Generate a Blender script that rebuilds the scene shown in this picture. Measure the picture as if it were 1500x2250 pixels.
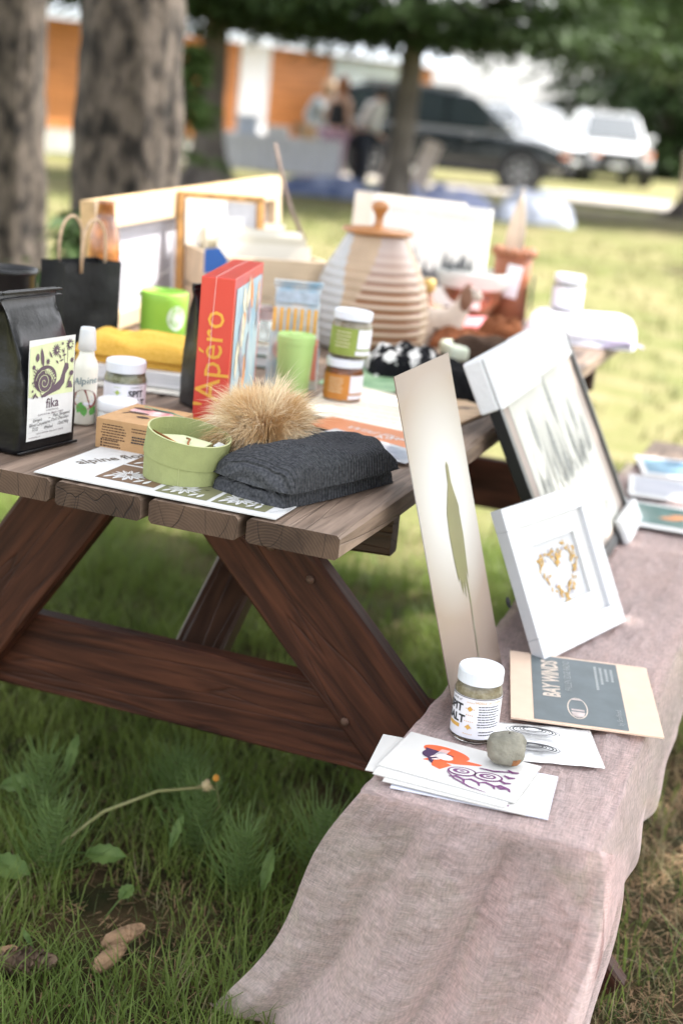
import bpy, math, random
from mathutils import Matrix, Vector, noise
import numpy as np
random.seed(7); rng=np.random.default_rng(7)
S=bpy.context.scene; C=S.collection
for o in list(bpy.data.objects): bpy.data.objects.remove(o)
# ---------------------------------------------------------------- camera, sky, sun, exposure
R=math.radians
yaw,pitch,roll=R(-18.43),R(15.78),R(5.73)
fw=Vector((math.sin(yaw)*math.cos(pitch),math.cos(yaw)*math.cos(pitch),-math.sin(pitch)))
r0=Vector((math.cos(yaw),-math.sin(yaw),0)); u0=r0.cross(fw)
rt=r0*math.cos(roll)+u0*math.sin(roll); up=u0*math.cos(roll)-r0*math.sin(roll)
cd=bpy.data.cameras.new('camera'); cam=bpy.data.objects.new('camera',cd); C.objects.link(cam)
M=Matrix((rt,up,-fw)).transposed().to_4x4(); M.translation=(0.5572,-1.6893,1.2843); cam.matrix_world=M
cd.sensor_fit='VERTICAL'; cd.sensor_height=36; cd.sensor_width=24; cd.lens=50.15
cd.clip_start=.05; cd.clip_end=3000
cd.dof.use_dof=True; cd.dof.focus_distance=1.98; cd.dof.aperture_fstop=2.5
S.camera=cam
SUN=Vector((0.62,0.42,1.0)).normalized()
W=bpy.data.worlds.new('World'); S.world=W; W.use_nodes=True
nt=W.node_tree; bg=nt.nodes['Background']; sk=nt.nodes.new('ShaderNodeTexSky')
sk.sky_type='NISHITA'; sk.sun_disc=False; sk.sun_elevation=math.asin(SUN.z); sk.sun_rotation=math.atan2(SUN.x,SUN.y)
sk.air_density=1.0; sk.dust_density=3.0; sk.ozone_density=1.0
hs=nt.nodes.new('ShaderNodeHueSaturation'); hs.inputs['Saturation'].default_value=.22; nt.links.new(sk.outputs[0],hs.inputs['Color']); nt.links.new(hs.outputs[0],bg.inputs[0]); bg.inputs[1].default_value=.15
sl=bpy.data.lights.new('sun','SUN'); sl.energy=2.3; sl.angle=R(.6); sl.color=(1,.95,.87)
so=bpy.data.objects.new('sun',sl); C.objects.link(so); so.rotation_euler=SUN.to_track_quat('Z','Y').to_euler()
S.view_settings.view_transform='Standard'; S.view_settings.look='None'; S.view_settings.gamma=1
S.view_settings.exposure=2.22; S.view_settings.use_curve_mapping=False
S.render.engine='CYCLES'
# ---------------------------------------------------------------- helpers
MATS={}
def mat(name,col,rough=.6,var=.12,scale=12,bump=0.,bscale=60,metal=0.,spec=.5,trans=0.,alpha=1.,coat=0.,stretch=(1,1,1),col2=None,ior=1.45,sub=0.):
    if name in MATS: return MATS[name]
    m=bpy.data.materials.new(name); m.use_nodes=True; t=m.node_tree; N=t.nodes; L=t.links
    b=N['Principled BSDF']; b.inputs['Roughness'].default_value=rough; b.inputs['Metallic'].default_value=metal
    b.inputs['Specular IOR Level'].default_value=spec; b.inputs['Transmission Weight'].default_value=trans
    b.inputs['Coat Weight'].default_value=coat; b.inputs['IOR'].default_value=ior; b.inputs['Alpha'].default_value=alpha
    tc=N.new('ShaderNodeTexCoord'); mp=N.new('ShaderNodeMapping'); mp.inputs['Scale'].default_value=stretch
    L.new(tc.outputs['Object'],mp.inputs[0])
    nz=N.new('ShaderNodeTexNoise'); nz.inputs['Scale'].default_value=scale; nz.inputs['Detail'].default_value=5
    L.new(mp.outputs[0],nz.inputs['Vector'])
    cr=N.new('ShaderNodeValToRGB'); c2=col2 or tuple(min(1,c*(1+var)) for c in col); c1=col if col2 else tuple(c*(1-var) for c in col)
    cr.color_ramp.elements[0].position=.32; cr.color_ramp.elements[1].position=.68
    cr.color_ramp.elements[0].color=(*c1,1); cr.color_ramp.elements[1].color=(*c2,1)
    L.new(nz.outputs['Fac'],cr.inputs[0]); L.new(cr.outputs[0],b.inputs['Base Color'])
    if bump:
        n2=N.new('ShaderNodeTexNoise'); n2.inputs['Scale'].default_value=bscale; n2.inputs['Detail'].default_value=6; L.new(mp.outputs[0],n2.inputs['Vector'])
        bp=N.new('ShaderNodeBump'); bp.inputs['Strength'].default_value=bump; bp.inputs['Distance'].default_value=.01
        L.new(n2.outputs['Fac'],bp.inputs['Height']); L.new(bp.outputs[0],b.inputs['Normal'])
    MATS[name]=m; return m
def wave_bump(m,scale,strength,direction='X',dist=.004,distort=1.5):
    t=m.node_tree; b=t.nodes['Principled BSDF']; tc=t.nodes.new('ShaderNodeTexCoord')
    w=t.nodes.new('ShaderNodeTexWave'); w.bands_direction=direction; w.inputs['Scale'].default_value=scale; w.inputs['Distortion'].default_value=distort; w.inputs['Detail'].default_value=3
    t.links.new(tc.outputs['Object'],w.inputs['Vector'])
    bp=t.nodes.new('ShaderNodeBump'); bp.inputs['Strength'].default_value=strength; bp.inputs['Distance'].default_value=dist
    t.links.new(w.outputs['Fac'],bp.inputs['Height'])
    old=b.inputs['Normal'].links
    if old: t.links.new(old[0].from_socket,bp.inputs['Normal'])
    t.links.new(bp.outputs[0],b.inputs['Normal']); return m
def leafmat(name,c1,c2,scale=8,tr=.35):
    if name in MATS: return MATS[name]
    m=mat(name,c1,.55,col2=c2,scale=scale); t=m.node_tree; b=t.nodes['Principled BSDF']; out=t.nodes['Material Output']
    tl=t.nodes.new('ShaderNodeBsdfTranslucent'); mx=t.nodes.new('ShaderNodeMixShader'); mx.inputs[0].default_value=tr
    src=b.inputs['Base Color'].links[0].from_socket; t.links.new(src,tl.inputs[0])
    t.links.new(b.outputs[0],mx.inputs[1]); t.links.new(tl.outputs[0],mx.inputs[2]); t.links.new(mx.outputs[0],out.inputs[0]); return m
class MB:
    def __init__(s): s.v=[]; s.f=[]; s.m=[]
    def add(s,v,f,mi=0,T=None):
        o=len(s.v)
        s.v+= [tuple(T@Vector(p)) for p in v] if T is not None else [tuple(p) for p in v]
        s.f+=[tuple(i+o for i in q) for q in f]; s.m+=[mi]*len(f); return s
    def box(s,a,b,mi=0,T=None):
        x0,y0,z0=a;x1,y1,z1=b
        return s.add([(x0,y0,z0),(x1,y0,z0),(x1,y1,z0),(x0,y1,z0),(x0,y0,z1),(x1,y0,z1),(x1,y1,z1),(x0,y1,z1)],
          [(0,3,2,1),(4,5,6,7),(0,1,5,4),(1,2,6,5),(2,3,7,6),(3,0,4,7)],mi,T)
    def lathe(s,prof,n=32,mi=0,T=None,mf=None,cap=True):
        v=[];f=[];k=len(prof)
        for r,z in prof:
            for i in range(n): a=2*math.pi*i/n; v.append((r*math.cos(a),r*math.sin(a),z))
        o=len(s.v)
        for j in range(k-1):
            for i in range(n): f.append((j*n+i,j*n+(i+1)%n,(j+1)*n+(i+1)%n,(j+1)*n+i))
        if cap: f.append(tuple(range(n-1,-1,-1))); f.append(tuple((k-1)*n+i for i in range(n)))
        s.add(v,f,mi,T)
        if mf:
            base=len(s.m)-len(f); q=0
            for j in range(k-1):
                for i in range(n): s.m[base+q]=mf((prof[j][1]+prof[j+1][1])/2,2*math.pi*(i+.5)/n); q+=1
        return s
    def tube(s,path,rad,n=8,mi=0,T=None):
        P=[Vector(p) for p in path]; v=[];f=[]
        if not hasattr(rad,'__len__'): rad=[rad]*len(P)
        ref=None
        for i,p in enumerate(P):
            d=(P[min(i+1,len(P)-1)]-P[max(i-1,0)]).normalized()
            if ref is None: ref=d.orthogonal().normalized()
            a=(ref-d*ref.dot(d)); a=a.normalized() if a.length>1e-6 else d.orthogonal().normalized(); ref=a; b=d.cross(a)
            for k in range(n): t=2*math.pi*k/n; v.append(p+(a*math.cos(t)+b*math.sin(t))*rad[i])
        for i in range(len(P)-1):
            for k in range(n): f.append((i*n+k,i*n+(k+1)%n,(i+1)*n+(k+1)%n,(i+1)*n+k))
        f.append(tuple(range(n-1,-1,-1))); f.append(tuple((len(P)-1)*n+k for k in range(n)))
        return s.add(v,f,mi,T)
    def grid(s,fn,nu,nv,mi=0,T=None,closeu=False):
        v=[fn(i/(nu if closeu else nu-1),j/(nv-1)) for j in range(nv) for i in range(nu)]
        f=[(j*nu+i,j*nu+(i+1)%nu,(j+1)*nu+(i+1)%nu,(j+1)*nu+i) for j in range(nv-1) for i in range(nu if closeu else nu-1)]
        return s.add(v,f,mi,T)
    def prism(s,poly,z0,z1,mi=0,T=None):
        n=len(poly); v=[(x,y,z0) for x,y in poly]+[(x,y,z1) for x,y in poly]
        f=[tuple(range(n-1,-1,-1)),tuple(range(n,2*n))]+[(i,(i+1)%n,n+(i+1)%n,n+i) for i in range(n)]
        return s.add(v,f,mi,T)
    def build(s,name,mats,parent=None,smooth=False,bevel=0,sub=0,solid=0):
        me=bpy.data.meshes.new(name); me.from_pydata(s.v,[],s.f)
        for m in (mats if isinstance(mats,(list,tuple)) else [mats]): me.materials.append(m)
        if len(me.materials)>1: me.polygons.foreach_set('material_index',s.m)
        if smooth: me.polygons.foreach_set('use_smooth',[True]*len(me.polygons))
        me.update()
        o=bpy.data.objects.new(name,me); C.objects.link(o)
        if parent: o.parent=parent
        if solid: q=o.modifiers.new('s','SOLIDIFY'); q.thickness=solid
        if bevel: q=o.modifiers.new('b','BEVEL'); q.width=bevel; q.segments=2; q.limit_method='ANGLE'
        if sub: q=o.modifiers.new('u','SUBSURF'); q.levels=sub; q.render_levels=sub
        return o
def tag(o,label=None,cat=None,group=None,kind=None):
    if label: o['label']=label
    if cat: o['category']=cat
    if group: o['group']=group
    if kind: o['kind']=kind
    return o
def thing(name,label,cat,loc=(0,0,0),rz=0,group=None,M=None):
    o=bpy.data.objects.new(name,None); C.objects.link(o); o.empty_display_size=.02
    if M is not None: o.matrix_world=M
    else: o.location=loc; o.rotation_euler=(0,0,rz)
    return tag(o,label,cat,group)
def frame(o,e,d):
    e=Vector(e).normalized(); d=Vector(d); d=(d-e*d.dot(e)).normalized(); n=e.cross(d)
    M=Matrix((e,d,n)).transposed().to_4x4(); M.translation=o; return M
def text(parent,name,s,size,m,x=0,y=0,z=0,rot=0,align='LEFT',fn=None,shear=0,sx=1,bold=0):
    c=bpy.data.curves.new(name,'FONT'); c.body=s; c.size=size; c.align_x=align; c.shear=shear; c.resolution_u=2; c.offset=bold
    t=bpy.data.objects.new(name,c); C.objects.link(t); dg=bpy.context.evaluated_depsgraph_get()
    me=bpy.data.meshes.new_from_object(t.evaluated_get(dg)); bpy.data.objects.remove(t); bpy.data.curves.remove(c)
    ca,sa=math.cos(rot),math.sin(rot)
    for v in me.vertices:
        a,b=v.co.x*sx,v.co.y; p=(x+a*ca-b*sa,y+a*sa+b*ca,z); v.co=fn(*p) if fn else p
    me.materials.clear(); me.materials.append(m); me.name=name
    o=bpy.data.objects.new(name,me); C.objects.link(o); o.parent=parent; return o
def decal(parent,name,polys,m,z=.0006,fn=None,dz=2e-5):
    b=MB()
    for i,p in enumerate(polys):
        q=[(x,y,z+dz*i) for x,y in p]; b.add([fn(*a) for a in q] if fn else q,[tuple(range(len(q)))])
    return b.build(name,m,parent)
def rect(x0,y0,x1,y1): return [(x0,y0),(x1,y0),(x1,y1),(x0,y1)]
def quads(x0,y0,x1,y1,n=10): return [rect(x0+(x1-x0)*i/n,y0,x0+(x1-x0)*(i+1)/n,y1) for i in range(n)]
def ell(cx,cy,rx,ry,n=20,rot=0,a0=0,a1=2*math.pi):
    full=abs(a1-a0)>6.28; k=n if full else n+1; r=[]
    for i in range(k):
        a=a0+(a1-a0)*i/n; x,y=rx*math.cos(a),ry*math.sin(a); r.append((cx+x*math.cos(rot)-y*math.sin(rot),cy+x*math.sin(rot)+y*math.cos(rot)))
    return r
def strip(path,w):
    out=[];n=len(path)
    ws=w if hasattr(w,'__len__') else [w]*n
    L=[];Rr=[]
    for i,(x,y) in enumerate(path):
        a=path[max(i-1,0)];b=path[min(i+1,n-1)];dx,dy=b[0]-a[0],b[1]-a[1];l=math.hypot(dx,dy) or 1
        L.append((x-dy/l*ws[i]/2,y+dx/l*ws[i]/2));Rr.append((x+dy/l*ws[i]/2,y-dx/l*ws[i]/2))
    for i in range(n-1): out.append([L[i],Rr[i],Rr[i+1],L[i+1]])
    return out
def leaf(x,y,l,w,a):
    ca,sa=math.cos(a),math.sin(a); pts=[(0,0),(.25,.38),(.5,.5),(.8,.3),(1,0),(.8,-.3),(.5,-.5),(.25,-.38)]
    return [(x+p*l*ca-q*w*sa,y+p*l*sa+q*w*ca) for p,q in pts]
def flower(x,y,r,n,w,a0=0): return [leaf(x,y,r,w,a0+2*math.pi*i/n) for i in range(n)]
def cyl(r): return lambda u,v,z: ((r+z)*math.sin(u/r),-(r+z)*math.cos(u/r),v)
def face_cam(x,y,off=0): return math.atan2(.557-x,1.689+y)+off
def pillow(L,D,H,p=4,lump=.15,seed=0,nu=40,nv=28,fl=.25,pw=.5):
    def f(u,v):
        a,b=2*u-1,2*v-1; e=max(0,1-abs(a)**p)*max(0,1-abs(b)**p)
        q=noise.noise(Vector((a*2.2+seed,b*2.2,seed*1.7)))
        s=1-.06*(b*b)+.03*q
        return (a*L/2*s,b*D/2*(1-.05*a*a+.03*q),H*(e**pw)*(1+lump*q*1.6)+.0005)
    b=MB(); b.grid(f,nu,nv)
    o=len(b.v); lo=[(x,y,0) for x,y,z in b.v]; n=len(lo)
    b.v+=lo; b.f+=[tuple(reversed([i+n for i in q])) for q in b.f]; b.m+=[0]*(len(b.f)-len(b.m))
    # close rim
    ring=[i for i in range(nu)]+[j*nu+nu-1 for j in range(1,nv)]+[(nv-1)*nu+i for i in range(nu-2,-1,-1)]+[j*nu for j in range(nv-2,0,-1)]
    for i in range(len(ring)): a,c=ring[i],ring[(i+1)%len(ring)]; b.f.append((c,a,a+n,c+n)); b.m.append(0)
    return b
# ---------------------------------------------------------------- ground
def ground_mat():
    m=bpy.data.materials.new('lawn_ground'); m.use_nodes=True; t=m.node_tree; N=t.nodes; L=t.links; b=N['Principled BSDF']; b.inputs['Roughness'].default_value=.95; b.inputs['Specular IOR Level'].default_value=.1
    tc=N.new('ShaderNodeTexCoord')
    def nz(s,d=6):
        n=N.new('ShaderNodeTexNoise'); n.inputs['Scale'].default_value=s; n.inputs['Detail'].default_value=d; L.new(tc.outputs['Object'],n.inputs['Vector']); return n
    a=nz(.35);c=nz(2.2);d=nz(45)
    r1=N.new('ShaderNodeValToRGB'); e=r1.color_ramp.elements; e[0].position=.36;e[0].color=(.105,.125,.035,1);e[1].position=.62;e[1].color=(.235,.205,.105,1)
    L.new(a.outputs[0],r1.inputs[0])
    r2=N.new('ShaderNodeValToRGB'); e=r2.color_ramp.elements; e[0].position=.38;e[0].color=(.085,.11,.026,1);e[1].position=.66;e[1].color=(.24,.195,.115,1)
    L.new(c.outputs[0],r2.inputs[0])
    mx=N.new('ShaderNodeMixRGB'); mx.inputs[0].default_value=.45; L.new(r1.outputs[0],mx.inputs[1]); L.new(r2.outputs[0],mx.inputs[2])
    mu=N.new('ShaderNodeMixRGB'); mu.blend_type='OVERLAY'; mu.inputs[0].default_value=.5; L.new(mx.outputs[0],mu.inputs[1]); L.new(d.outputs[0],mu.inputs[2])
    # bare brown soil and needles near the table
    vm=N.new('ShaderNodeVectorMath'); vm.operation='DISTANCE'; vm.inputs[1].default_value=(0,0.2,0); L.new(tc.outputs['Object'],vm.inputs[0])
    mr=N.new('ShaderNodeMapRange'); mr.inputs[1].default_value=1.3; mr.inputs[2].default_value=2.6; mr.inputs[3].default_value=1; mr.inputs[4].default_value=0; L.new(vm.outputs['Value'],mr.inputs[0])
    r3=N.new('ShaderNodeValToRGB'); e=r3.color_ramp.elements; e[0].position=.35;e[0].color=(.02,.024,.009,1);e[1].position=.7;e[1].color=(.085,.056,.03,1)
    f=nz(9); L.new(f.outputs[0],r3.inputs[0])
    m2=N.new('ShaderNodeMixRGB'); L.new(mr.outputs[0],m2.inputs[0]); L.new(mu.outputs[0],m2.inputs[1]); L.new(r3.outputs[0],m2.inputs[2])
    L.new(m2.outputs[0],b.inputs['Base Color'])
    bp=N.new('ShaderNodeBump'); bp.inputs['Strength'].default_value=.6; bp.inputs['Distance'].default_value=.02; L.new(d.outputs[0],bp.inputs['Height']); L.new(bp.outputs[0],b.inputs['Normal'])
    return m
def ground_h(x,y): return .018*noise.noise(Vector((x*1.3,y*1.3,3)))
b=MB()
xs=[-1500,-200,-60,-25]+list(np.linspace(-12,8,90))+[15,40,200,1500]; ys=[-200,-30,-8]+list(np.linspace(-3,26,110))+[30,40,60,120,400,2000]
v=[(x,y,ground_h(x,y)-.012 if abs(x)<12.1 and -3<y<26 else -.012) for y in ys for x in xs]; nx=len(xs)
b.add(v,[(j*nx+i,j*nx+i+1,(j+1)*nx+i+1,(j+1)*nx+i) for j in range(len(ys)-1) for i in range(nx-1)])
tag(b.build('ground',ground_mat(),smooth=True),kind='structure')
# gravel road in front of the cars, shaded soil strip
d1=Vector((.95,.317,0)); d2=Vector((-.317,.95,0))
def strip_ground(name,c,half,dep,z,m,seed):
    b=MB(); n=40
    def f(u,v):
        q=c+d1*((u*2-1)*half)+d2*((v*2-1)*dep+ (.35*noise.noise(Vector((u*14,seed,v*3)))))
        return (q.x,q.y,z+.012*noise.noise(Vector((u*30,v*6,seed))))
    b.grid(f,n,8); return tag(b.build(name,m,smooth=True),kind='structure')
strip_ground('gravel_road',Vector((-5.2,26.9,0)),26,1.9,.03,mat('gravel',(.42,.38,.33),.95,.25,6,.6,60),1)
strip_ground('bare_soil',Vector((-1.2,22.3,0)),5.2,1.5,.026,mat('soil',(.13,.095,.06),.95,.4,3,.6,40,col2=(.2,.19,.07)),2)
b=MB(); pr=[]
for i in range(61):
    x=-420+i*14; h=3+5*max(0,noise.noise(Vector((i*.13,2,0))))+1.5*noise.noise(Vector((i*.5,5,0))); pr.append((x,h))
for k,(x,h) in enumerate(pr): b.v+=[(x,520,-2),(x,560+30,h),(x,640,-2)]
for k in range(60): b.f+=[(3*k,3*k+3,3*k+4,3*k+1),(3*k+1,3*k+4,3*k+5,3*k+2)]; b.m+=[0,0]
tag(b.build('hills',mat('far_hill',(.2,.27,.36),.9,.1,.02),smooth=True),kind='structure')
# ---------------------------------------------------------------- wooden building
A=Vector((-15.5,17.3,0)); e=(Vector((-8.3,31.5,0))-A); Lw=14.4; e.normalize(); nrm=Vector((e.y,-e.x,0))
if nrm.dot(Vector((.5,-1.7,0))-A)<0: nrm=-nrm
Mb=Matrix((e,Vector((0,0,1)).cross(e),Vector((0,0,1)))).transposed().to_4x4(); Mb.translation=A
bd=thing('wooden_building','long building with orange horizontal wood siding and pale metal roof behind the trees','building',M=Mb)
orange=mat('cedar_siding',(.52,.20,.06),.55,.22,3,.2,30,stretch=(.4,3,6)); white=mat('white_paint',(.8,.81,.83),.5,.04)
m_metal=mat('roof_metal',(.55,.6,.66),.35,.06,metal=.4)
sgn=-1 if nrm.dot(Vector((0,0,1)).cross(e))<0 else 1
b=MB(); b.box((-4,-.02 if sgn<0 else -6,0),(Lw,6 if sgn<0 else .02,2.3)); b.build('wall_core',mat('dark_core',(.25,.1,.04)),bd)
fo=MB(); fo.box((-4,sgn*.0-.08,0),(Lw,sgn*.0+.08,.42)); fo.build('foundation',mat('pale_concrete',(.5,.49,.46),.8,.1,3),bd)
secs=[(-3.9,2.9),(3.0,5.9),(6.0,8.86),(9.64,11.3),(13.5,Lw-.02)]
for a,c in secs:
    for k in range(11):
        z0=.43+k*.17; t=MB(); t.box((a,-.09 if sgn<0 else .03,z0),(c,-.03 if sgn<0 else .09,z0+.158)); t.build('siding_plank',orange,bd)
for x0,x1 in ((8.88,9.62),(5.91,5.99),(2.91,2.99)):
    t=MB(); t.box((x0,-.14 if sgn<0 else .0,.3),(x1,0 if sgn<0 else .14,2.3)); t.build('white_pillar',white,bd,bevel=.01)
t=MB(); t.box((11.35,-.1 if sgn<0 else .03,.1),(13.45,-.03 if sgn<0 else .1,2.25)); gd=t.build('garage_door',mat('door_white',(.62,.68,.68),.5,.05),bd)
for k in range(4): t=MB(); t.box((11.39,-.125 if sgn<0 else .1,.14+k*.53),(13.41,-.1 if sgn<0 else .125,.63+k*.53)); t.build('door_panel',MATS['door_white'],gd)
t=MB(); s_=-1 if sgn<0 else 1
t.add([(-4.5,s_*.7,2.3),(Lw+.5,s_*.7,2.3),(Lw+.5,-s_*3,3.3),(-4.5,-s_*3,3.3),(-4.5,s_*.7,2.42),(Lw+.5,s_*.7,2.42),(Lw+.5,-s_*3,3.42),(-4.5,-s_*3,3.42)],[(0,1,2,3),(7,6,5,4),(0,4,5,1),(1,5,6,2),(2,6,7,3),(3,7,4,0)])
t.build('roof',m_metal,bd)
# ---------------------------------------------------------------- trees
bark=mat('spruce_bark',(.009,.007,.006),.95,.5,16,1.0,40,col2=(.10,.08,.066),stretch=(1,1,.6)); bark.node_tree.nodes['Color Ramp'].color_ramp.elements[0].position=.36; bark.node_tree.nodes['Color Ramp'].color_ramp.elements[1].position=.62; barkd=mat('dark_bark',(.06,.05,.045),.9,.5,6,.8,20,col2=(.15,.13,.115),stretch=(1,1,.5))
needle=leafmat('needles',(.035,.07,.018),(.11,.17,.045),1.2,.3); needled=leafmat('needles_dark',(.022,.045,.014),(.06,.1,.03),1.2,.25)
def trunk_mesh(r,h,flare,seed,n=72,nv=150,lean=(0,0)):
    b=MB()
    def f(u,v):
        a=2*math.pi*u; z=v*h-.1; rr=r*(1-.65*v)*(1+flare*math.exp(-max(z,0)/.35)*(1+.35*math.sin(5*a+seed)))
        p=Vector((math.cos(a)*3,math.sin(a)*3,z*2.2+seed)); rr*=1+.10*noise.noise(p)+.08*noise.noise(p*3.1)+.05*abs(noise.noise(p*7))
        return (rr*math.cos(a)+lean[0]*z,rr*math.sin(a)+lean[1]*z,z)
    b.grid(f,n,nv,closeu=True); return b
def crown_mesh(z0,z1,rad,nb,seed,card=.2,dens=36,droop=.35,sector=None,pw=1.25):
    rnd=random.Random(seed); V=[];F=[]
    for i in range(nb):
        t=(i+rnd.random())/nb; t=t**pw; z=z0+(z1-z0)*t; L=rad*(1-.85*t)*rnd.uniform(.65,1.1); az=rnd.uniform(0,6.283) if not sector else rnd.uniform(*sector)
        dx,dy=math.cos(az),math.sin(az); dr=droop*rnd.uniform(.5,1.4)
        cs=card*(1+1.2*t)
        m=int(dens*(.35+L/rad*.8))
        for k in range(m):
            s=rnd.uniform(.08,1)**.75; lat=rnd.gauss(0,1)*.16*L*(1.1-s*.75); 
            px=dx*L*s-dy*lat; py=dy*L*s+dx*lat; pz=z+.12*L*s-dr*L*s*s-abs(lat)*.3-rnd.random()*.1
            a2=az+rnd.gauss(0,.7)+(.6 if lat>0 else -.6); l=cs*rnd.uniform(.6,1.4); w=l*rnd.uniform(.14,.26)
            ex,ey,ez=math.cos(a2)*l,math.sin(a2)*l,-rnd.uniform(.05,.75)*l
            tx,ty=-math.sin(a2)*w,math.cos(a2)*w; tz=rnd.uniform(-.5,.5)*w
            o=len(V); V+=[(px-tx*.3,py-ty*.3,pz),(px+ex*.5-tx,py+ey*.5-ty,pz+ez*.35-tz),(px+ex,py+ey,pz+ez),(px+ex*.5+tx,py+ey*.5+ty,pz+ez*.35+tz)]
            F.append((o,o+1,o+2,o+3))
    b=MB(); b.v=V;b.f=F;b.m=[0]*len(F); return b
def limbs_mesh(z0,z1,rad,nb,seed,droop=.35):
    rnd=random.Random(seed); b=MB()
    for i in range(nb):
        t=(i+rnd.random())/nb; z=z0+(z1-z0)*t**1.25; L=rad*(1-.85*t)*rnd.uniform(.65,1.1)*.85; az=rnd.uniform(0,6.283)
        dr=droop*rnd.uniform(.5,1.4)
        b.tube([(math.cos(az)*L*s,math.sin(az)*L*s,z+.12*L*s-dr*L*s*s) for s in (0,.3,.6,1)],[.035*(1-.7*t),.025,.016,.005],5)
    return b
def tree(label,loc,r,h,z0,rad,nb,seed,flare=.5,m=None,bk=None,dens=36,card=.2,lean=(0,0),droop=.35,group=None,pw=1.25):
    T=thing('spruce_tree',label,'tree',loc,0,group)
    trunk_mesh(r,h,flare,seed,lean=lean).build('trunk',bk or bark,T,smooth=True)
    limbs_mesh(z0,h*.95,rad,min(nb,40),seed,droop).build('limbs',bk or bark,T,smooth=True)['kind']='stuff'
    c=crown_mesh(z0,h*.98,rad,nb,seed,card,dens,droop,None,pw); c.build('crown',m or needle,T); return T
g='spruce trees around the market lawn'
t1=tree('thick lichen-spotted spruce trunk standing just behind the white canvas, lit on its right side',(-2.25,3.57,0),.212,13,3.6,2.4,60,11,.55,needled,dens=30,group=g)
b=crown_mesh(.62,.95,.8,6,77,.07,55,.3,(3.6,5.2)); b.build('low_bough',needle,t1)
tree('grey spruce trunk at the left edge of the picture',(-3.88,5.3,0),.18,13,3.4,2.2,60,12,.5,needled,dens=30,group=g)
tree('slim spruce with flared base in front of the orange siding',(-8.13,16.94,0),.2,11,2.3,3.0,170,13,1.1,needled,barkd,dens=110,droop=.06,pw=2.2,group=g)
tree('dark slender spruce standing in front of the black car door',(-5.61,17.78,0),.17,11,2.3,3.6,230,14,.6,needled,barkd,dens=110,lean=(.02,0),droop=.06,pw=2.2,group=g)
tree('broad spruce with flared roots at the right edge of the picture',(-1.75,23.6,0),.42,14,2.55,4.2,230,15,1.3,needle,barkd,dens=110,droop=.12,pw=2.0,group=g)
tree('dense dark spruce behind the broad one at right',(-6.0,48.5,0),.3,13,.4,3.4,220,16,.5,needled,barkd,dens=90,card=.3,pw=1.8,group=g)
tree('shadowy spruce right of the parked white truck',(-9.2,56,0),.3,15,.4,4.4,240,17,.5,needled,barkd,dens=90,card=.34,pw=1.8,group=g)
tree('unseen spruce added off the right edge to shade the near end of the table',(2.15,1.5,0),.2,9.5,2.9,2.0,110,31,.5,needle,barkd,dens=44,card=.2,group=g)  # out-of-view tree, added for its dappled shade on table and bench
sb=thing('young_spruce','small feathery spruce sapling at the foot of the slim trunk','tree',(-7.4,14.6,0)); crown_mesh(.55,1.9,.62,40,21,.12,40,.3).build('crown',needle,sb); trunk_mesh(.03,1.8,.2,3,8,10).build('trunk',barkd,sb)
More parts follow.
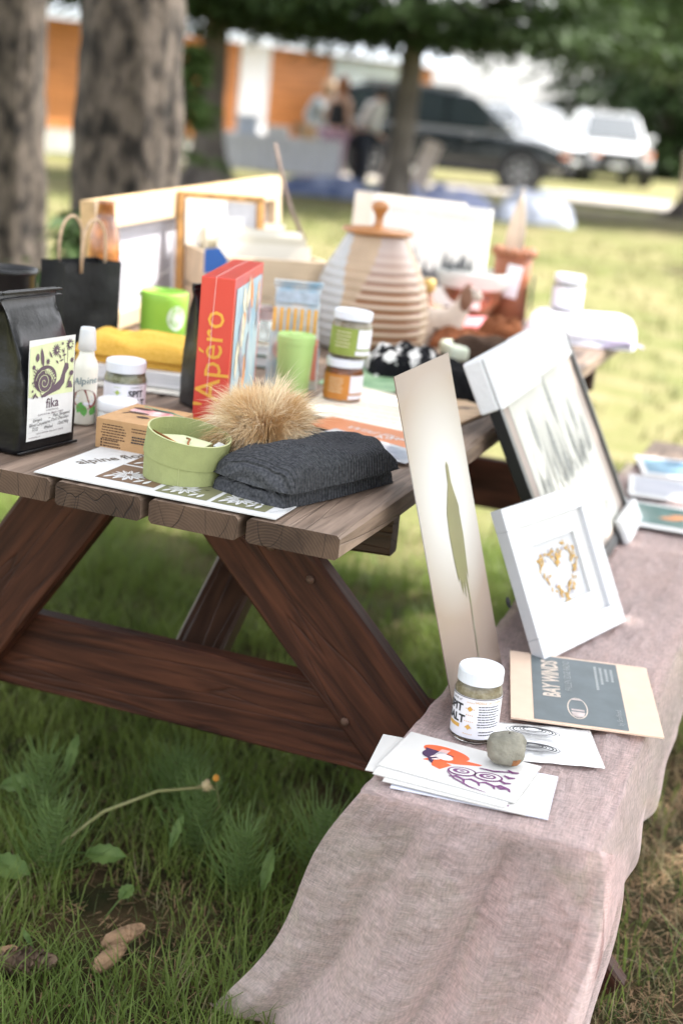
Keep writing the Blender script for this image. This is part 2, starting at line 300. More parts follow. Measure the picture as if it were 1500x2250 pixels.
# ---------------------------------------------------------------- cars
def car(name,label,loc,rz,paint,glass,sc=1.0,kind='suv',group='cars parked beyond the gravel road'):
    T=thing(name,label,'car',loc,rz,group); T.scale=(sc,)*3
    rub=mat('tyre_rubber',(.02,.02,.022),.8); rim=mat('rim_alloy',(.35,.36,.38),.3,.1,metal=.8); trim=mat('black_trim',(.025,.026,.03),.5); lampm=mat('clear_lamp',(.7,.72,.75),.15,.05,coat=1)
    st=[(-2.32,.55,.9,.78),(-2.25,.38,1.05,.88),(-1.9,.32,1.08,.93),(-1.0,.28,1.06,.95),(0,.28,1.04,.95),(.8,.28,1.04,.95),(1.3,.3,1.02,.94),(1.9,.34,.95,.92),(2.25,.38,.82,.84),(2.36,.5,.66,.72)]
    b=MB(); rows=[]
    for x,zb,zt,w in st:
        h=zt-zb
        rows.append([(x,-w*.92,zb),(x,-w,zb+.2*h),(x,-w*1.0,zb+.62*h),(x,-w*.96,zb+.9*h),(x,-w*.86,zt),(x,0,zt+.035),(x,w*.86,zt),(x,w*.96,zb+.9*h),(x,w,zb+.62*h),(x,w,zb+.2*h),(x,w*.92,zb),(x,0,zb-.02)])
    n=12; b.v=[p for r in rows for p in r]
    for j in range(len(rows)-1):
        for i in range(n): b.f.append((j*n+i,j*n+(i+1)%n,(j+1)*n+(i+1)%n,(j+1)*n+i)); b.m.append(0)
    b.f+=[tuple(range(n)),tuple(reversed(range((len(rows)-1)*n,len(rows)*n)))]; b.m+=[0,0]
    body=b.build('body',paint,T,smooth=True,sub=1)
    g0=[(-2.2,1.0),(1.28,1.0),(.45,1.66),(-.3,1.74),(-1.6,1.7),(-2.0,1.6)]
    b=MB()
    for s in (-1,1): b.v+=[(x,s*(.84 if z<1.2 else .66),z) for x,z in g0]
    k=len(g0); b.f+=[tuple(range(k)),tuple(reversed(range(k,2*k)))]+[(i,i+k,(i+1)%k+k,(i+1)%k) for i in range(k)]; b.m+=[0]*(k+2)
    b.build('cabin',paint,T,bevel=.05)
    def side(pts,nm,s):
        q=MB(); off=.012
        f=lambda x,z: (x,s*(.84-(z-1.0)/.7*.18+off),z)
        q.add([f(*p) for p in pts]+[(p[0],p[1]-s*.02,p[2]) for p in [f(*p) for p in pts]],[tuple(range(len(pts)))]); q.build(nm,glass,T)
    for s in (-1,1):
        side([(.02,1.08),(1.08,1.08),(.42,1.58),(.02,1.62)],'window',s); side([(-1.02,1.08),(-.06,1.08),(-.06,1.63),(-1.02,1.63)],'window',s); side([(-1.95,1.1),(-1.1,1.08),(-1.1,1.62),(-1.72,1.58)],'window',s)
        t=MB(); t.box((-2.0,s*.95-.015,1.0),(1.15,s*.95+.015,1.045)); t.build('chrome_strip',rim,T)
        t=MB(); t.box((.75,s*.98-.1,1.08),(.92,s*.98+.1,1.22)); t.build('mirror',paint,T,bevel=.03)
        for x in (-.55,.45): t=MB(); t.box((x-.1,s*.955-.02,.9),(x+.1,s*.955+.02,.93)); t.build('door_handle',rim,T)
        t=MB(); t.box((-2.0,s*.93-.04,.27),(2.0,s*.93+.04,.42)); t.build('sill_trim',trim,T)
        t=MB(); t.box((-1.7,s*.6-.02,1.72),(.2,s*.6+.02,1.78)); t.build('roof_rail',rim,T)
    q=MB(); q.add([(1.25,-.74,1.06),(1.25,.74,1.06),(.5,.6,1.63),(.5,-.6,1.63)],[(0,1,2,3)]); o=q.build('windscreen',glass,T); o.location=(.03,0,.02)
    for x in (-1.42,1.45):
        for s in (-1,1):
            Wm=Matrix.Translation((x,s*.84,.36))@Matrix.Rotation(math.pi/2,4,'X')
            t=MB(); t.lathe([(.42,-.135),(.44,-.13),(.44,.13),(.42,.135)],28,0,Wm); t.build('wheel_arch',trim,T)
            t=MB(); t.lathe([(.25,-.15),(.34,-.155),(.365,-.12),(.365,.12),(.34,.155),(.25,.15)],28,0,Wm); wo=t.build('wheel',rub,T)
            t=MB(); t.lathe([(.05,-.17),(.06,.17)],12,0,Wm)
            for k in range(6):
                a=k*math.pi/3; t.box((.03,-.03,-.165),(.25,.03,.165),0,Wm@Matrix.Rotation(a,4,'Z'))
            t.lathe([(.225,-.16),(.26,-.16),(.26,.16),(.225,.16)],28,0,Wm,cap=False); t.build('rim',rim,wo)
    for s in (-1,1):
        t=MB(); t.box((2.13,s*.66-.16,.78),(2.335,s*.66+.16,.9)); t.build('headlight',lampm,T,bevel=.03)
        t=MB(); t.box((2.16,s*.74-.1,.68),(2.345,s*.74+.1,.74 if 'truck' not in label else .84)); t.build('indicator',mat('amber_lamp',(.75,.2,.05),.3),T,bevel=.02)
        t=MB(); t.box((-2.33,s*.7-.13,.85),(-2.2,s*.7+.13,1.05)); t.build('tail_light',mat('red_lamp',(.5,.03,.03),.3),T,bevel=.02)
    t=MB(); t.box((2.25,-.46,.52),(2.4,.46,.78)); t.build('grille',trim,T,bevel=.02)
    t=MB(); t.box((2.2,-.78,.36),(2.42,.78,.52)); t.build('bumper',trim,T,bevel=.04)
    t=MB(); t.box((2.4,-.2,.42),(2.43,.2,.52)); t.build('number_plate',white,T)
    return T
carg=mat('car_glass',(.03,.04,.045),.05,.05,spec=.8,coat=1)
ca=math.atan2(.317,.95)
car('parked_car','black estate car parked side-on, its front wheel clear of the trunk',(-7.65,27.35,0),ca-.1,mat('black_paint',(.012,.017,.02),.18,.1,coat=1),carg,1.06)
car('parked_car','white truck parked nose-on with orange lamps beside the dark spruce',(-6.5,39.4,0),R(-72),mat('white_car_paint',(.78,.79,.8),.2,.03,coat=1),carg,1.08)
car('parked_car','silver-white car half hidden behind the black car bonnet',(-8.35,37.6,0),R(-48),mat('silver_paint',(.6,.62,.65),.2,.04,coat=1,metal=.2),carg,1.05)
# ---------------------------------------------------------------- people
def skin(name,V,E,Rd,m,parent,sub=2):
    me=bpy.data.meshes.new(name); me.from_pydata(V,E,[]); o=bpy.data.objects.new(name,me); C.objects.link(o)
    o.modifiers.new('k','SKIN'); 
    for i,r in enumerate(Rd): me.skin_vertices[0].data[i].radius=(r,r) if not hasattr(r,'__len__') else r
    me.skin_vertices[0].data[0].use_root=True
    q=o.modifiers.new('u','SUBSURF'); q.levels=q.render_levels=sub
    dg=bpy.context.evaluated_depsgraph_get(); nm=bpy.data.meshes.new_from_object(o.evaluated_get(dg)); bpy.data.objects.remove(o)
    nm.materials.clear(); nm.materials.append(m); nm.name=name
    for p in nm.polygons: p.use_smooth=True
    o=bpy.data.objects.new(name,nm); C.objects.link(o); o.parent=parent; return o
def person(label,loc,rz,lean,top,legs,hair,long_sleeve,hairlen,wide=1.0,sh=None):
    T=thing('person',label,'person',loc,rz); sk=mat('skin',(.55,.33,.24),.5,.06)
    Rm=Matrix.Translation((0,0,.92))@Matrix.Rotation(lean,4,'X')@Matrix.Translation((0,0,-.92))
    def up_(p): return tuple(Rm@Vector(p)) if p[2]>.93 else p
    V=[(0,0,.93),(0,0,1.08),(0,-.01,1.25),(0,0,1.40),(0,.0,1.48),(0,-.01,1.58),(0,-.015,1.66)]
    E=[(0,1),(1,2),(2,3),(3,4),(4,5),(5,6)]; Rd=[(.16,.12),(.135,.1),(.155,.11),(.13,.09),.055,(.078,.095),(.06,.07)]
    arms={}
    for s in (-1,1):
        i=len(V); hang=lean*.8
        V+=[(s*.17,0,1.39),(s*.24,.02,1.12),(s*.23,-.16,.93),(s*.22,-.24,.88)]; E+=[(3,i),(i,i+1),(i+1,i+2),(i+2,i+3)]; Rd+=[.06,.045,.033,(.028,.04)]
        arms[s]=i
        for q in range(5):
            j=len(V); fx=s*.22+(q-2)*.016; l=.075 if q else .05; V+=[(fx,-.27,.87),(fx,-.27-l*.7,.845-l*.3)]; E+=[(i+3,j),(j,j+1)]; Rd+=[.0095,.007]
    for s in (-1,1):
        i=len(V); V+=[(s*.09,0,.86),(s*.10,-.01,.48),(s*.105,.01,.09),(s*.11,-.13,.035)]; E+=[(0,i),(i,i+1),(i+1,i+2),(i+2,i+3)]; Rd+=[(.1,.105),.062,.042,(.045,.03)]
    V=[up_(p) for p in V]
    skin('body',V,E,Rd,sk,T)
    def sub(idx,grow,m,nm):
        mp={a:k for k,a in enumerate(idx)}; skin(nm,[V[a] for a in idx],[(mp[a],mp[c]) for a,c in E if a in mp and c in mp],[tuple(x+grow for x in (r if hasattr(r,'__len__') else (r,r))) for r in (Rd[a] for a in idx)],m,T)
    ai=[arms[-1],arms[1]]
    sub([0,1,2,3]+([a+k for a in ai for k in (0,1,2)] if long_sleeve else []),.022*wide,top,'shirt')
    li=len(V)-8; sub([0]+list(range(li,li+3))+list(range(li+4,li+7)),.03*wide,legs,'trousers')
    hd=Rm@Vector((0,.02,1.66)); b=MB(); HT=Matrix.Translation(hd)
    b.lathe([(.005,.115),(.06,.1),(.1,.05),(.112,-.02),(.1,-.09),(.08,-.09-hairlen*.5),(.05,-.09-hairlen)],20,0,HT@Matrix.Rotation(lean*.6,4,'X')); b.build('hair',hair,T,smooth=True)
    b=MB()
    for s in (-1,1): b.lathe([(.03,0),(.05,.03),(.045,.075),(.02,.1)],10,0,Matrix.Translation((s*.11,-.05,0))@Matrix.Diagonal((1,2.2,1,1)))
    b.build('shoes',mat('dark_shoes',(.03,.03,.03),.6),T,smooth=True)
    hb=MB(); f=Rm@Vector((0,-.1,1.61)); hb.lathe([(.004,.03),(.014,0),(.018,-.02),(.006,-.03)],8,0,Matrix.Translation(f)); hb.build('nose',sk,T,smooth=True)
    return T
pink=mat('pink_print',(.2,.1,.15),.8,.3,28,col2=(.62,.42,.52))
person('person seen from behind in a black top and pink patterned trousers',(-7.55,20.4,0),R(160),.16,mat('black_cloth',(.015,.016,.02),.8),pink,mat('auburn_hair',(.28,.1,.04),.5,.2),False,.3,1.5)
person('person bending forward in a white shirt and dark jeans beside the patterned trousers',(-7.2,20.75,0),R(130),.42,mat('white_shirt',(.62,.61,.58),.8,.05),mat('dark_jeans',(.025,.03,.045),.8),mat('dark_hair',(.02,.015,.012),.5),True,.05,2.0)
person('person in a pale grey jacket with a red stripe at the stall',(-8.45,21.7,0),R(75),.45,mat('grey_jacket',(.42,.47,.52),.8,.25,9),mat('grey_trousers',(.2,.24,.27),.8),mat('fair_hair',(.5,.33,.2),.5),True,.08,1.6)
# ---------------------------------------------------------------- far stall, boxes, other table
st=thing('market_table','folding market table under a white cloth left of the people','table',(-8.1,19.6,0),R(18))
t=MB(); t.box((-.9,-.36,.7),(.9,.36,.735)); t.build('tabletop',white,st)
for x in (-.8,.8):
    for y in (-.3,.3): t=MB(); t.tube([(x,y,0),(x,y,.7)],.018,8); t.build('leg',mat('grey_steel',(.4,.4,.42),.4,metal=.6),st)
cl=MB()
def cf(u,v):
    y=-.4-.02*math.sin(u*45)*(1-v) if v<.8 else -.4+(v-.8)/.2*.8
    return ((u*2-1)*.93,y,.22+.53*min(v/.8,1)+.004)
cl.grid(cf,80,11); tag(cl.build('table_cloth',mat('white_cloth',(.6,.6,.62),.9,.08),smooth=True),'white cloth hanging down the front of the far market table','cloth').matrix_world=Matrix.Translation((-8.1,19.6,0))@Matrix.Rotation(R(18),4,'Z')
for i,(x,y,sx,sy,h,col,lb) in enumerate([(-8.65,19.45,.3,.25,.28,(.5,.55,.65),'pale blue box on the left of the far market table'),(-8.2,19.6,.35,.25,.16,(.6,.6,.6),'low grey box in the middle of the far market table'),(-7.75,19.75,.25,.2,.22,(.55,.35,.2),'brown box on the right of the far market table')]):
    t=MB(); t.box((-sx/2,-sy/2,0),(sx/2,sy/2,h)); t.box((-sx/2-.01,-sy/2-.01,h*.8),(sx/2+.01,sy/2+.01,h+.004))
    o=tag(t.build('storage_box',mat('sbox%d'%i,col,.7),bevel=.008),lb,'box'); o.location=(x,y,.742); o.rotation_euler=(0,0,.3)
def heap(name,label,loc,L,D,H,m,seed,rz=.32):
    o=tag(pillow(L,D,H,2.5,.5,seed).build(name,m,smooth=True),label,'cloth'); o.location=loc; o.rotation_euler=(0,0,rz); return o
heap('ground_blanket','dark blue blanket spread on the grass by the people',(-6.75,18.9,0),2.6,1.1,.22,mat('navy_cloth',(.06,.09,.2),.9,.5,4,col2=(.3,.34,.5)),3)
heap('ground_blanket','lavender blanket heaped on the grass right of the navy one',(-5.2,18.6,0),1.6,.9,.3,mat('lavender_cloth',(.2,.23,.4),.9,.3,4,col2=(.42,.45,.62)),4)
heap('tarpaulin','pale blue-white sheet bunched on the lawn behind the leather quiver',(-3.75,18.4,0),1.1,.9,.3,mat('pale_sheet',(.5,.53,.64),.8,.15,4),5)
for k,(x,y) in enumerate([(-6.3,19.2),(-5.85,19.35)]):
    t=MB(); t.box((-.13,-.012,0),(.13,.012,.95),0,Matrix.Rotation(.28,4,'Y')@Matrix.Rotation(-.2,4,'X'))
    t.box((-.15,-.02,.94),(.15,.02,.97),0,Matrix.Rotation(.28,4,'Y')@Matrix.Rotation(-.2,4,'X'))
    o=tag(t.build('display_board',mat('pale_board',(.5,.42,.36),.7)),['beige board propped beside the white-shirted person','darker board propped right of the beige one by the slender trunk'][k],'board'); o.location=(x,y,0); o.rotation_euler=(0,0,.32)
def picnic_far(loc,rz):
    T=thing('picnic_table','dark picnic table on the lawn, cut off by the right edge','picnic table',loc,rz); dk=mat('dark_plank',(.05,.045,.045),.7,.2)
    for k in range(5): t=MB(); t.box((-.9,-.36+k*.145,.71),(.9,-.22+k*.145,.75)); t.build('tabletop_board',dk,T)
    for s in (-1,1):
        for k in range(2): t=MB(); t.box((-.9,s*.72-.14+k*.145,.4),(.9,s*.72-.005+k*.145,.44)); t.build('bench_board',dk,T)
    for x in (-.6,.6):
        t=MB(); t.box((x-.02,-.85,.27),(x+.02,.85,.4)); t.build('crossbeam',dk,T)
        for s in (-1,1):
            t=MB(); t.add([(x-.06,s*.2,.71),(x-.06,s*.34,.71),(x-.06,s*.72,0),(x-.06,s*.58,0),(x-.02,s*.2,.71),(x-.02,s*.34,.71),(x-.02,s*.72,0),(x-.02,s*.58,0)],[(0,1,2,3),(7,6,5,4),(0,4,5,1),(1,5,6,2),(2,6,7,3),(3,7,4,0)]); t.build('leg',dk,T)
picnic_far((.1,14.0,0),R(15))
t=MB(); t.lathe([(.07,0),(.065,.4),(.06,.9),(.09,.92),(.09,1.0),(.02,1.04)],12); o=tag(t.build('fence_post',mat('weathered_post',(.35,.28,.22),.9,.2,6)),'weathered post at the edge of the lot beside the right-hand trunk','post'); o.location=(-3.4,32.4,0)
# ---------------------------------------------------------------- grass, litter
def blades(name,n,xr,yr,h,w,m,seed,keep=None,curl=.5,zf=ground_h):
    r=np.random.default_rng(seed); V=[];F=[]
    k=0
    while k<n:
        cx,cy=r.uniform(*xr),r.uniform(*yr)
        if keep and not keep(cx,cy,r.random()): continue
        dn=noise.noise(Vector((cx*3,cy*3,seed)))
        if dn<-.12 and r.random()<.8: continue
        for q in range(6):
            x,y=cx+r.normal(0,.02),cy+r.normal(0,.02); hh=h*r.uniform(.35,1.25)*(1+.5*dn); a=r.uniform(0,6.283); l=hh*curl*r.uniform(.2,1.3); ww=w*r.uniform(.6,1.3)
            z=zf(x,y)-.012; ca,sa=math.cos(a),math.sin(a); tx,ty=-sa*ww/2,ca*ww/2; o=len(V)
            V+=[(x-tx,y-ty,z),(x+tx,y+ty,z),(x+ca*l*.35+tx*.8,y+sa*l*.35+ty*.8,z+hh*.6),(x+ca*l*.35-tx*.8,y+sa*l*.35-ty*.8,z+hh*.6),(x+ca*l,y+sa*l,z+hh)]
            F+=[(o,o+1,o+2,o+3),(o+3,o+2,o+4)]; k+=1
    b=MB(); b.v=V;b.f=F;b.m=[0]*len(F); return b.build(name,m)
gr=leafmat('grass_blade',(.1,.165,.028),(.25,.32,.075),2.5,.5); gdry=leafmat('dry_grass',(.2,.17,.08),(.36,.31,.17),3,.3)
green_side=lambda x,y,q: q<(1 if x<.3 else (.12 if y<1.2 else .6))
tag(blades('grass',56000,(-1.9,1.6),(-.35,2.6),.066,.0027,gr,1,green_side,1.0),'short green grass around and under the picnic table','grass',kind='stuff')
tag(blades('grass_fine',16000,(-1.7,1.4),(-.35,1.6),.04,.0016,leafmat('moss_grass',(.05,.08,.016),(.13,.16,.045),4,.35),5,None,1.2),'fine dark grass and moss on the near ground','grass',kind='stuff')
tag(blades('dry_grass',9000,(-1.7,1.9),(-.35,2.6),.05,.0018,gdry,2,lambda x,y,q:q<(.35 if x<.3 else 1),1.6),'dry straw-coloured grass tufts on the ground right of the bench','grass',kind='stuff')
tag(blades('lawn_grass',26000,(-9,4.5),(2.4,16),.06,.009,leafmat('lawn_blade',(.12,.15,.04),(.27,.245,.115),.7,.35),3,None,.8),'pale sunlit lawn behind the table','grass',kind='stuff')
# needle litter
r=np.random.default_rng(9); V=[];F=[]
for i in range(34000):
    x,y=(r.uniform(.2,1.5),r.uniform(-.35,2.2)) if r.random()<.85 else (r.uniform(-1.3,.4),r.uniform(-.35,.7))
    a=r.uniform(0,6.283); l=r.uniform(.004,.015); w=.0004+.0006*r.random(); z=ground_h(x,y)-.008+r.uniform(0,.008); dz=r.uniform(-.006,.006); ca,sa=math.cos(a),math.sin(a); o=len(V)
    V+=[(x-ca*l-sa*w,y-sa*l+ca*w,z-dz),(x-ca*l+sa*w,y-sa*l-ca*w,z-dz),(x+ca*l+sa*w,y+sa*l-ca*w,z+dz+.001),(x+ca*l-sa*w,y+sa*l+ca*w,z+dz+.001)]; F.append((o,o+1,o+2,o+3))
b=MB(); b.v=V;b.f=F;b.m=[0]*len(F); tag(b.build('needle_litter',mat('dry_needles',(.13,.07,.035),.8,.3,14,col2=(.4,.26,.14))),'brown fallen needles strewn over the bare ground','needles',kind='stuff')
# horsetails, dandelion, leaves, cones
def horsetail(label,x,y,h,seed,n=1):
    T=thing('horsetail_plant',label,'plant',(x,y,ground_h(x,y)-.012),0,'feathery horsetail plants in the grass'); rd=random.Random(seed); m=leafmat('horsetail',(.13,.22,.06),(.24,.34,.11),6,.45)
    s=MB(); s.tube([(0,0,0),(.01,.0,h*.6),(.02,.01,h)],[.0018,.0014,.0006],5); s.build('stem',m,T)
    b=MB()
    for k in range(11):
        z=h*(.12+.08*k); L=.08*(1-k/15)*rd.uniform(.6,1.3)
        for j in range(11):
            a=j*.571+k*.3+rd.uniform(-.15,.15); ca,sa=math.cos(a),math.sin(a); w=.0013
            b.tube([(.02*z/h,0,z),(ca*L*.5,sa*L*.5,z+L*.25),(ca*L,sa*L,z+L*rd.uniform(.6,1.5))],[w,w*.9,w*.4],3)
    b.build('needles',m,T)
pk=[(-.34,.39,.15),(-.22,.30,.13),(-.52,.2,.14),(-.62,.33,.16),(-.12,.42,.14),(-.7,.05,.14),(-.44,.52,.13),(-.02,.33,.12)]
pw=['front-most centre one, left of the pink cloth','close beside the pink cloth hem','left of the dandelion stalk','below the left end of the wooden crossbeam','under the right end of the crossbeam','at the left edge of the picture','in the shade behind the crossbeam middle','right against the hanging pink cloth']
for i,(x,y,h) in enumerate(pk): horsetail('green feathery horsetail plant '+pw[i],x,y,h,i)
lf=leafmat('broad_leaf',(.09,.16,.035),(.17,.26,.07),40,.4)
def broadleaf(name,label,x,y,z,l,w,az,tilt,stalk=True,cat='leaf'):
    b=MB()
    def f(u,v):
        t=v; ww=w*math.sin(math.pi*min(1,t*.93+.05))**.8*(1+.12*math.sin(t*26)); s=(u*2-1)
        return (l*t,s*ww/2+.06*l*t*t,.08*l*math.sin(t*2.6)+abs(s)*w*.14)
    b.grid(f,7,16)
    if stalk: b.tube([(-.06,0,-.05),(-.03,0,-.015),(0,0,0),(l*.5,0,.18*l*.95)],[.0018,.0016,.0014,.001],5)
    o=tag(b.build(name,lf,smooth=True),label,cat); o.matrix_world=Matrix.Translation((x,y,z))@Matrix.Rotation(.75,4,'X')@Matrix.Rotation(az,4,'Z')@Matrix.Rotation(tilt*.4,4,'Y'); return o
dn=thing('dandelion','spent dandelion leaning on a long pale bent stalk','plant',(-.565,.18,0))
b=MB(); b.tube([(0,0,0),(.05,.04,.05),(.10,.09,.10),(.17,.15,.13),(.235,.19,.137)],[.0035,.0032,.003,.0028,.0025],7); b.build('stalk',leafmat('pale_stalk',(.25,.26,.1),(.36,.34,.17),9,.2),dn,smooth=True)
b=MB(); b.lathe([(.002,-.01),(.008,-.004),(.009,.004),(.004,.012)],10,0,Matrix.Translation((.24,.195,.138)))
for k in range(8): a=k*.785; b.tube([(.24,.195,.14),(.24+.016*math.cos(a),.195+.016*math.sin(a),.135)],[.002,.0006],4)
b.build('seed_head',mat('spent_flower',(.45,.36,.2),.8),dn)
b=MB(); b.tube([(.2,.25,0),(.255,.225,.09),(.25,.21,.143)],[.0012,.001,.001],4); b.build('bud_stalk',MATS['pale_stalk'],dn); b=MB(); b.lathe([(.001,-.004),(.006,0),(.005,.006),(.001,.009)],8,0,Matrix.Translation((.25,.21,.147))); b.build('orange_bud',mat('orange_bud',(.6,.25,.03),.6),dn)
for i,(x,y,z,l,w,az,ti,lb) in enumerate([(-.60,.145,.055,.075,.042,-.15,.15,'large oval green leaf at the foot of the dandelion stalk'),(-.475,.235,.06,.075,.04,-.1,.1,'bright toothed leaf under the dandelion stalk'),(-.36,.32,.06,.09,.03,.9,-.5,'upright lobed leaf right of the dandelion head'),(-.72,.36,.07,.1,.04,.5,-.5,'broad leaf under the left part of the crossbeam'),(-.64,.45,.08,.1,.045,.3,-.6,'lush leaf close beneath the crossbeam'),(-.37,.16,.03,.04,.026,.8,.9,'small heart-shaped leaf low in the grass'),(-.17,.28,.05,.09,.035,.6,-.7,'pale leaf behind the horsetail beside the cloth'),(-.085,.2,.05,.04,.02,1.2,-.8,'tiny bright leaf near the edge of the cloth'),(-.07,.14,.04,.04,.018,1.6,-1.0,'tiny lower leaf nearest the edge of the cloth'),(-.42,-.02,.03,.05,.02,1.8,-.7,'narrow leaf among the pine cones'),(-.77,.21,.06,.05,.025,0,0,'leaf cut by the left picture edge')]):
    sc_=[1,.95,.7,.8,.75,.8,.8,.8,.8,.7,.8][i]; broadleaf('broad_leaf',lb,x,y,z*.6,l*sc_,w*sc_*(1,.9,.8,1.1,.7,1.2,.75,1,.8,.6,1)[i],az+(.0,.2,.5,-.3,1.2,.4,.9,.3,0,.6,.2)[i],ti)
cone_m=mat('cone_brown',(.07,.045,.03),.8,.3,40,col2=(.2,.13,.085)); cone_l=mat('cone_chewed',(.3,.19,.11),.9,.3,60,.5,90)
def cone(label,x,y,rz,l,light=False,rx=1.45):
    T=thing('pine_cone',label,'pine cone',(x,y,ground_h(x,y)+.022),rz,'fallen spruce cones'); T.rotation_euler=(rx,0,rz); T.scale=(1.25,)*3
    b=MB(); b.lathe([(.003,0),(.010,.01),(.011,l*.5),(.006,l*.9),(.001,l)],10); b.build('core',cone_m if not light else cone_l,T)
    b=MB(); k=0
    for i in range(70):
        t=i/70; z=l*(.03+.92*t); rr=.0165*math.sin(math.pi*(.18+.78*t))**.7*(.6 if light else 1); a=i*2.39996; ca,sa=math.cos(a),math.sin(a); w=.006
        b.add([(ca*.006-sa*w,sa*.006+ca*w,z),(ca*.006+sa*w,sa*.006-ca*w,z),(ca*rr+sa*w*.8,sa*rr-ca*w*.8,z+.006),(ca*rr*1.08,sa*rr*1.08,z+.009),(ca*rr-sa*w*.8,sa*rr+ca*w*.8,z+.006)],[(0,1,2,3,4)])
    b.build('scales',cone_m if not light else cone_l,T)
for i,(x,y,rz,l,li,lb) in enumerate([(-.58,.0,1.2,.07,0,'dark cone left of the picture, above the pale one'),(-.59,.045,.4,.06,0,'dark cone half hidden in the grass at far left'),(-.62,-.03,2.2,.06,1,'pale gnawed cone beside the dark cones at far left'),(-.45,-.085,1.9,.075,0,'dark open cone lowest at the left'),(-.47,-.12,2.6,.06,1,'pale gnawed cone touching the lowest dark cone'),(-.33,.03,2.6,.055,1,'pale gnawed cone in the middle of the shaded ground'),(-.31,-.03,2.9,.05,1,'small pale cone just below the middle one'),(-.53,-.1,.3,.06,0,'cone in the dark moss at lower left'),(.52,.33,.9,.07,0,'dark cone beside the right hem of the cloth'),(.49,.17,.5,.075,0,'brown cone on the needle litter at lower right'),(.55,.11,1.0,.05,0,'short cone near the bottom right corner')]):
    cone(lb,x,y,rz,l,li)
tw=MB(); tw.tube([(0,0,.008),(.03,-.012,.012),(.06,-.03,.008)],[.006,.007,.005],8); o=tag(tw.build('twig',mat('twig_bark',(.1,.075,.06),.9,.3,40,.5,90),smooth=True),'short dark twig beside the cone at lower right','twig'); o.location=(.53,.15,0)
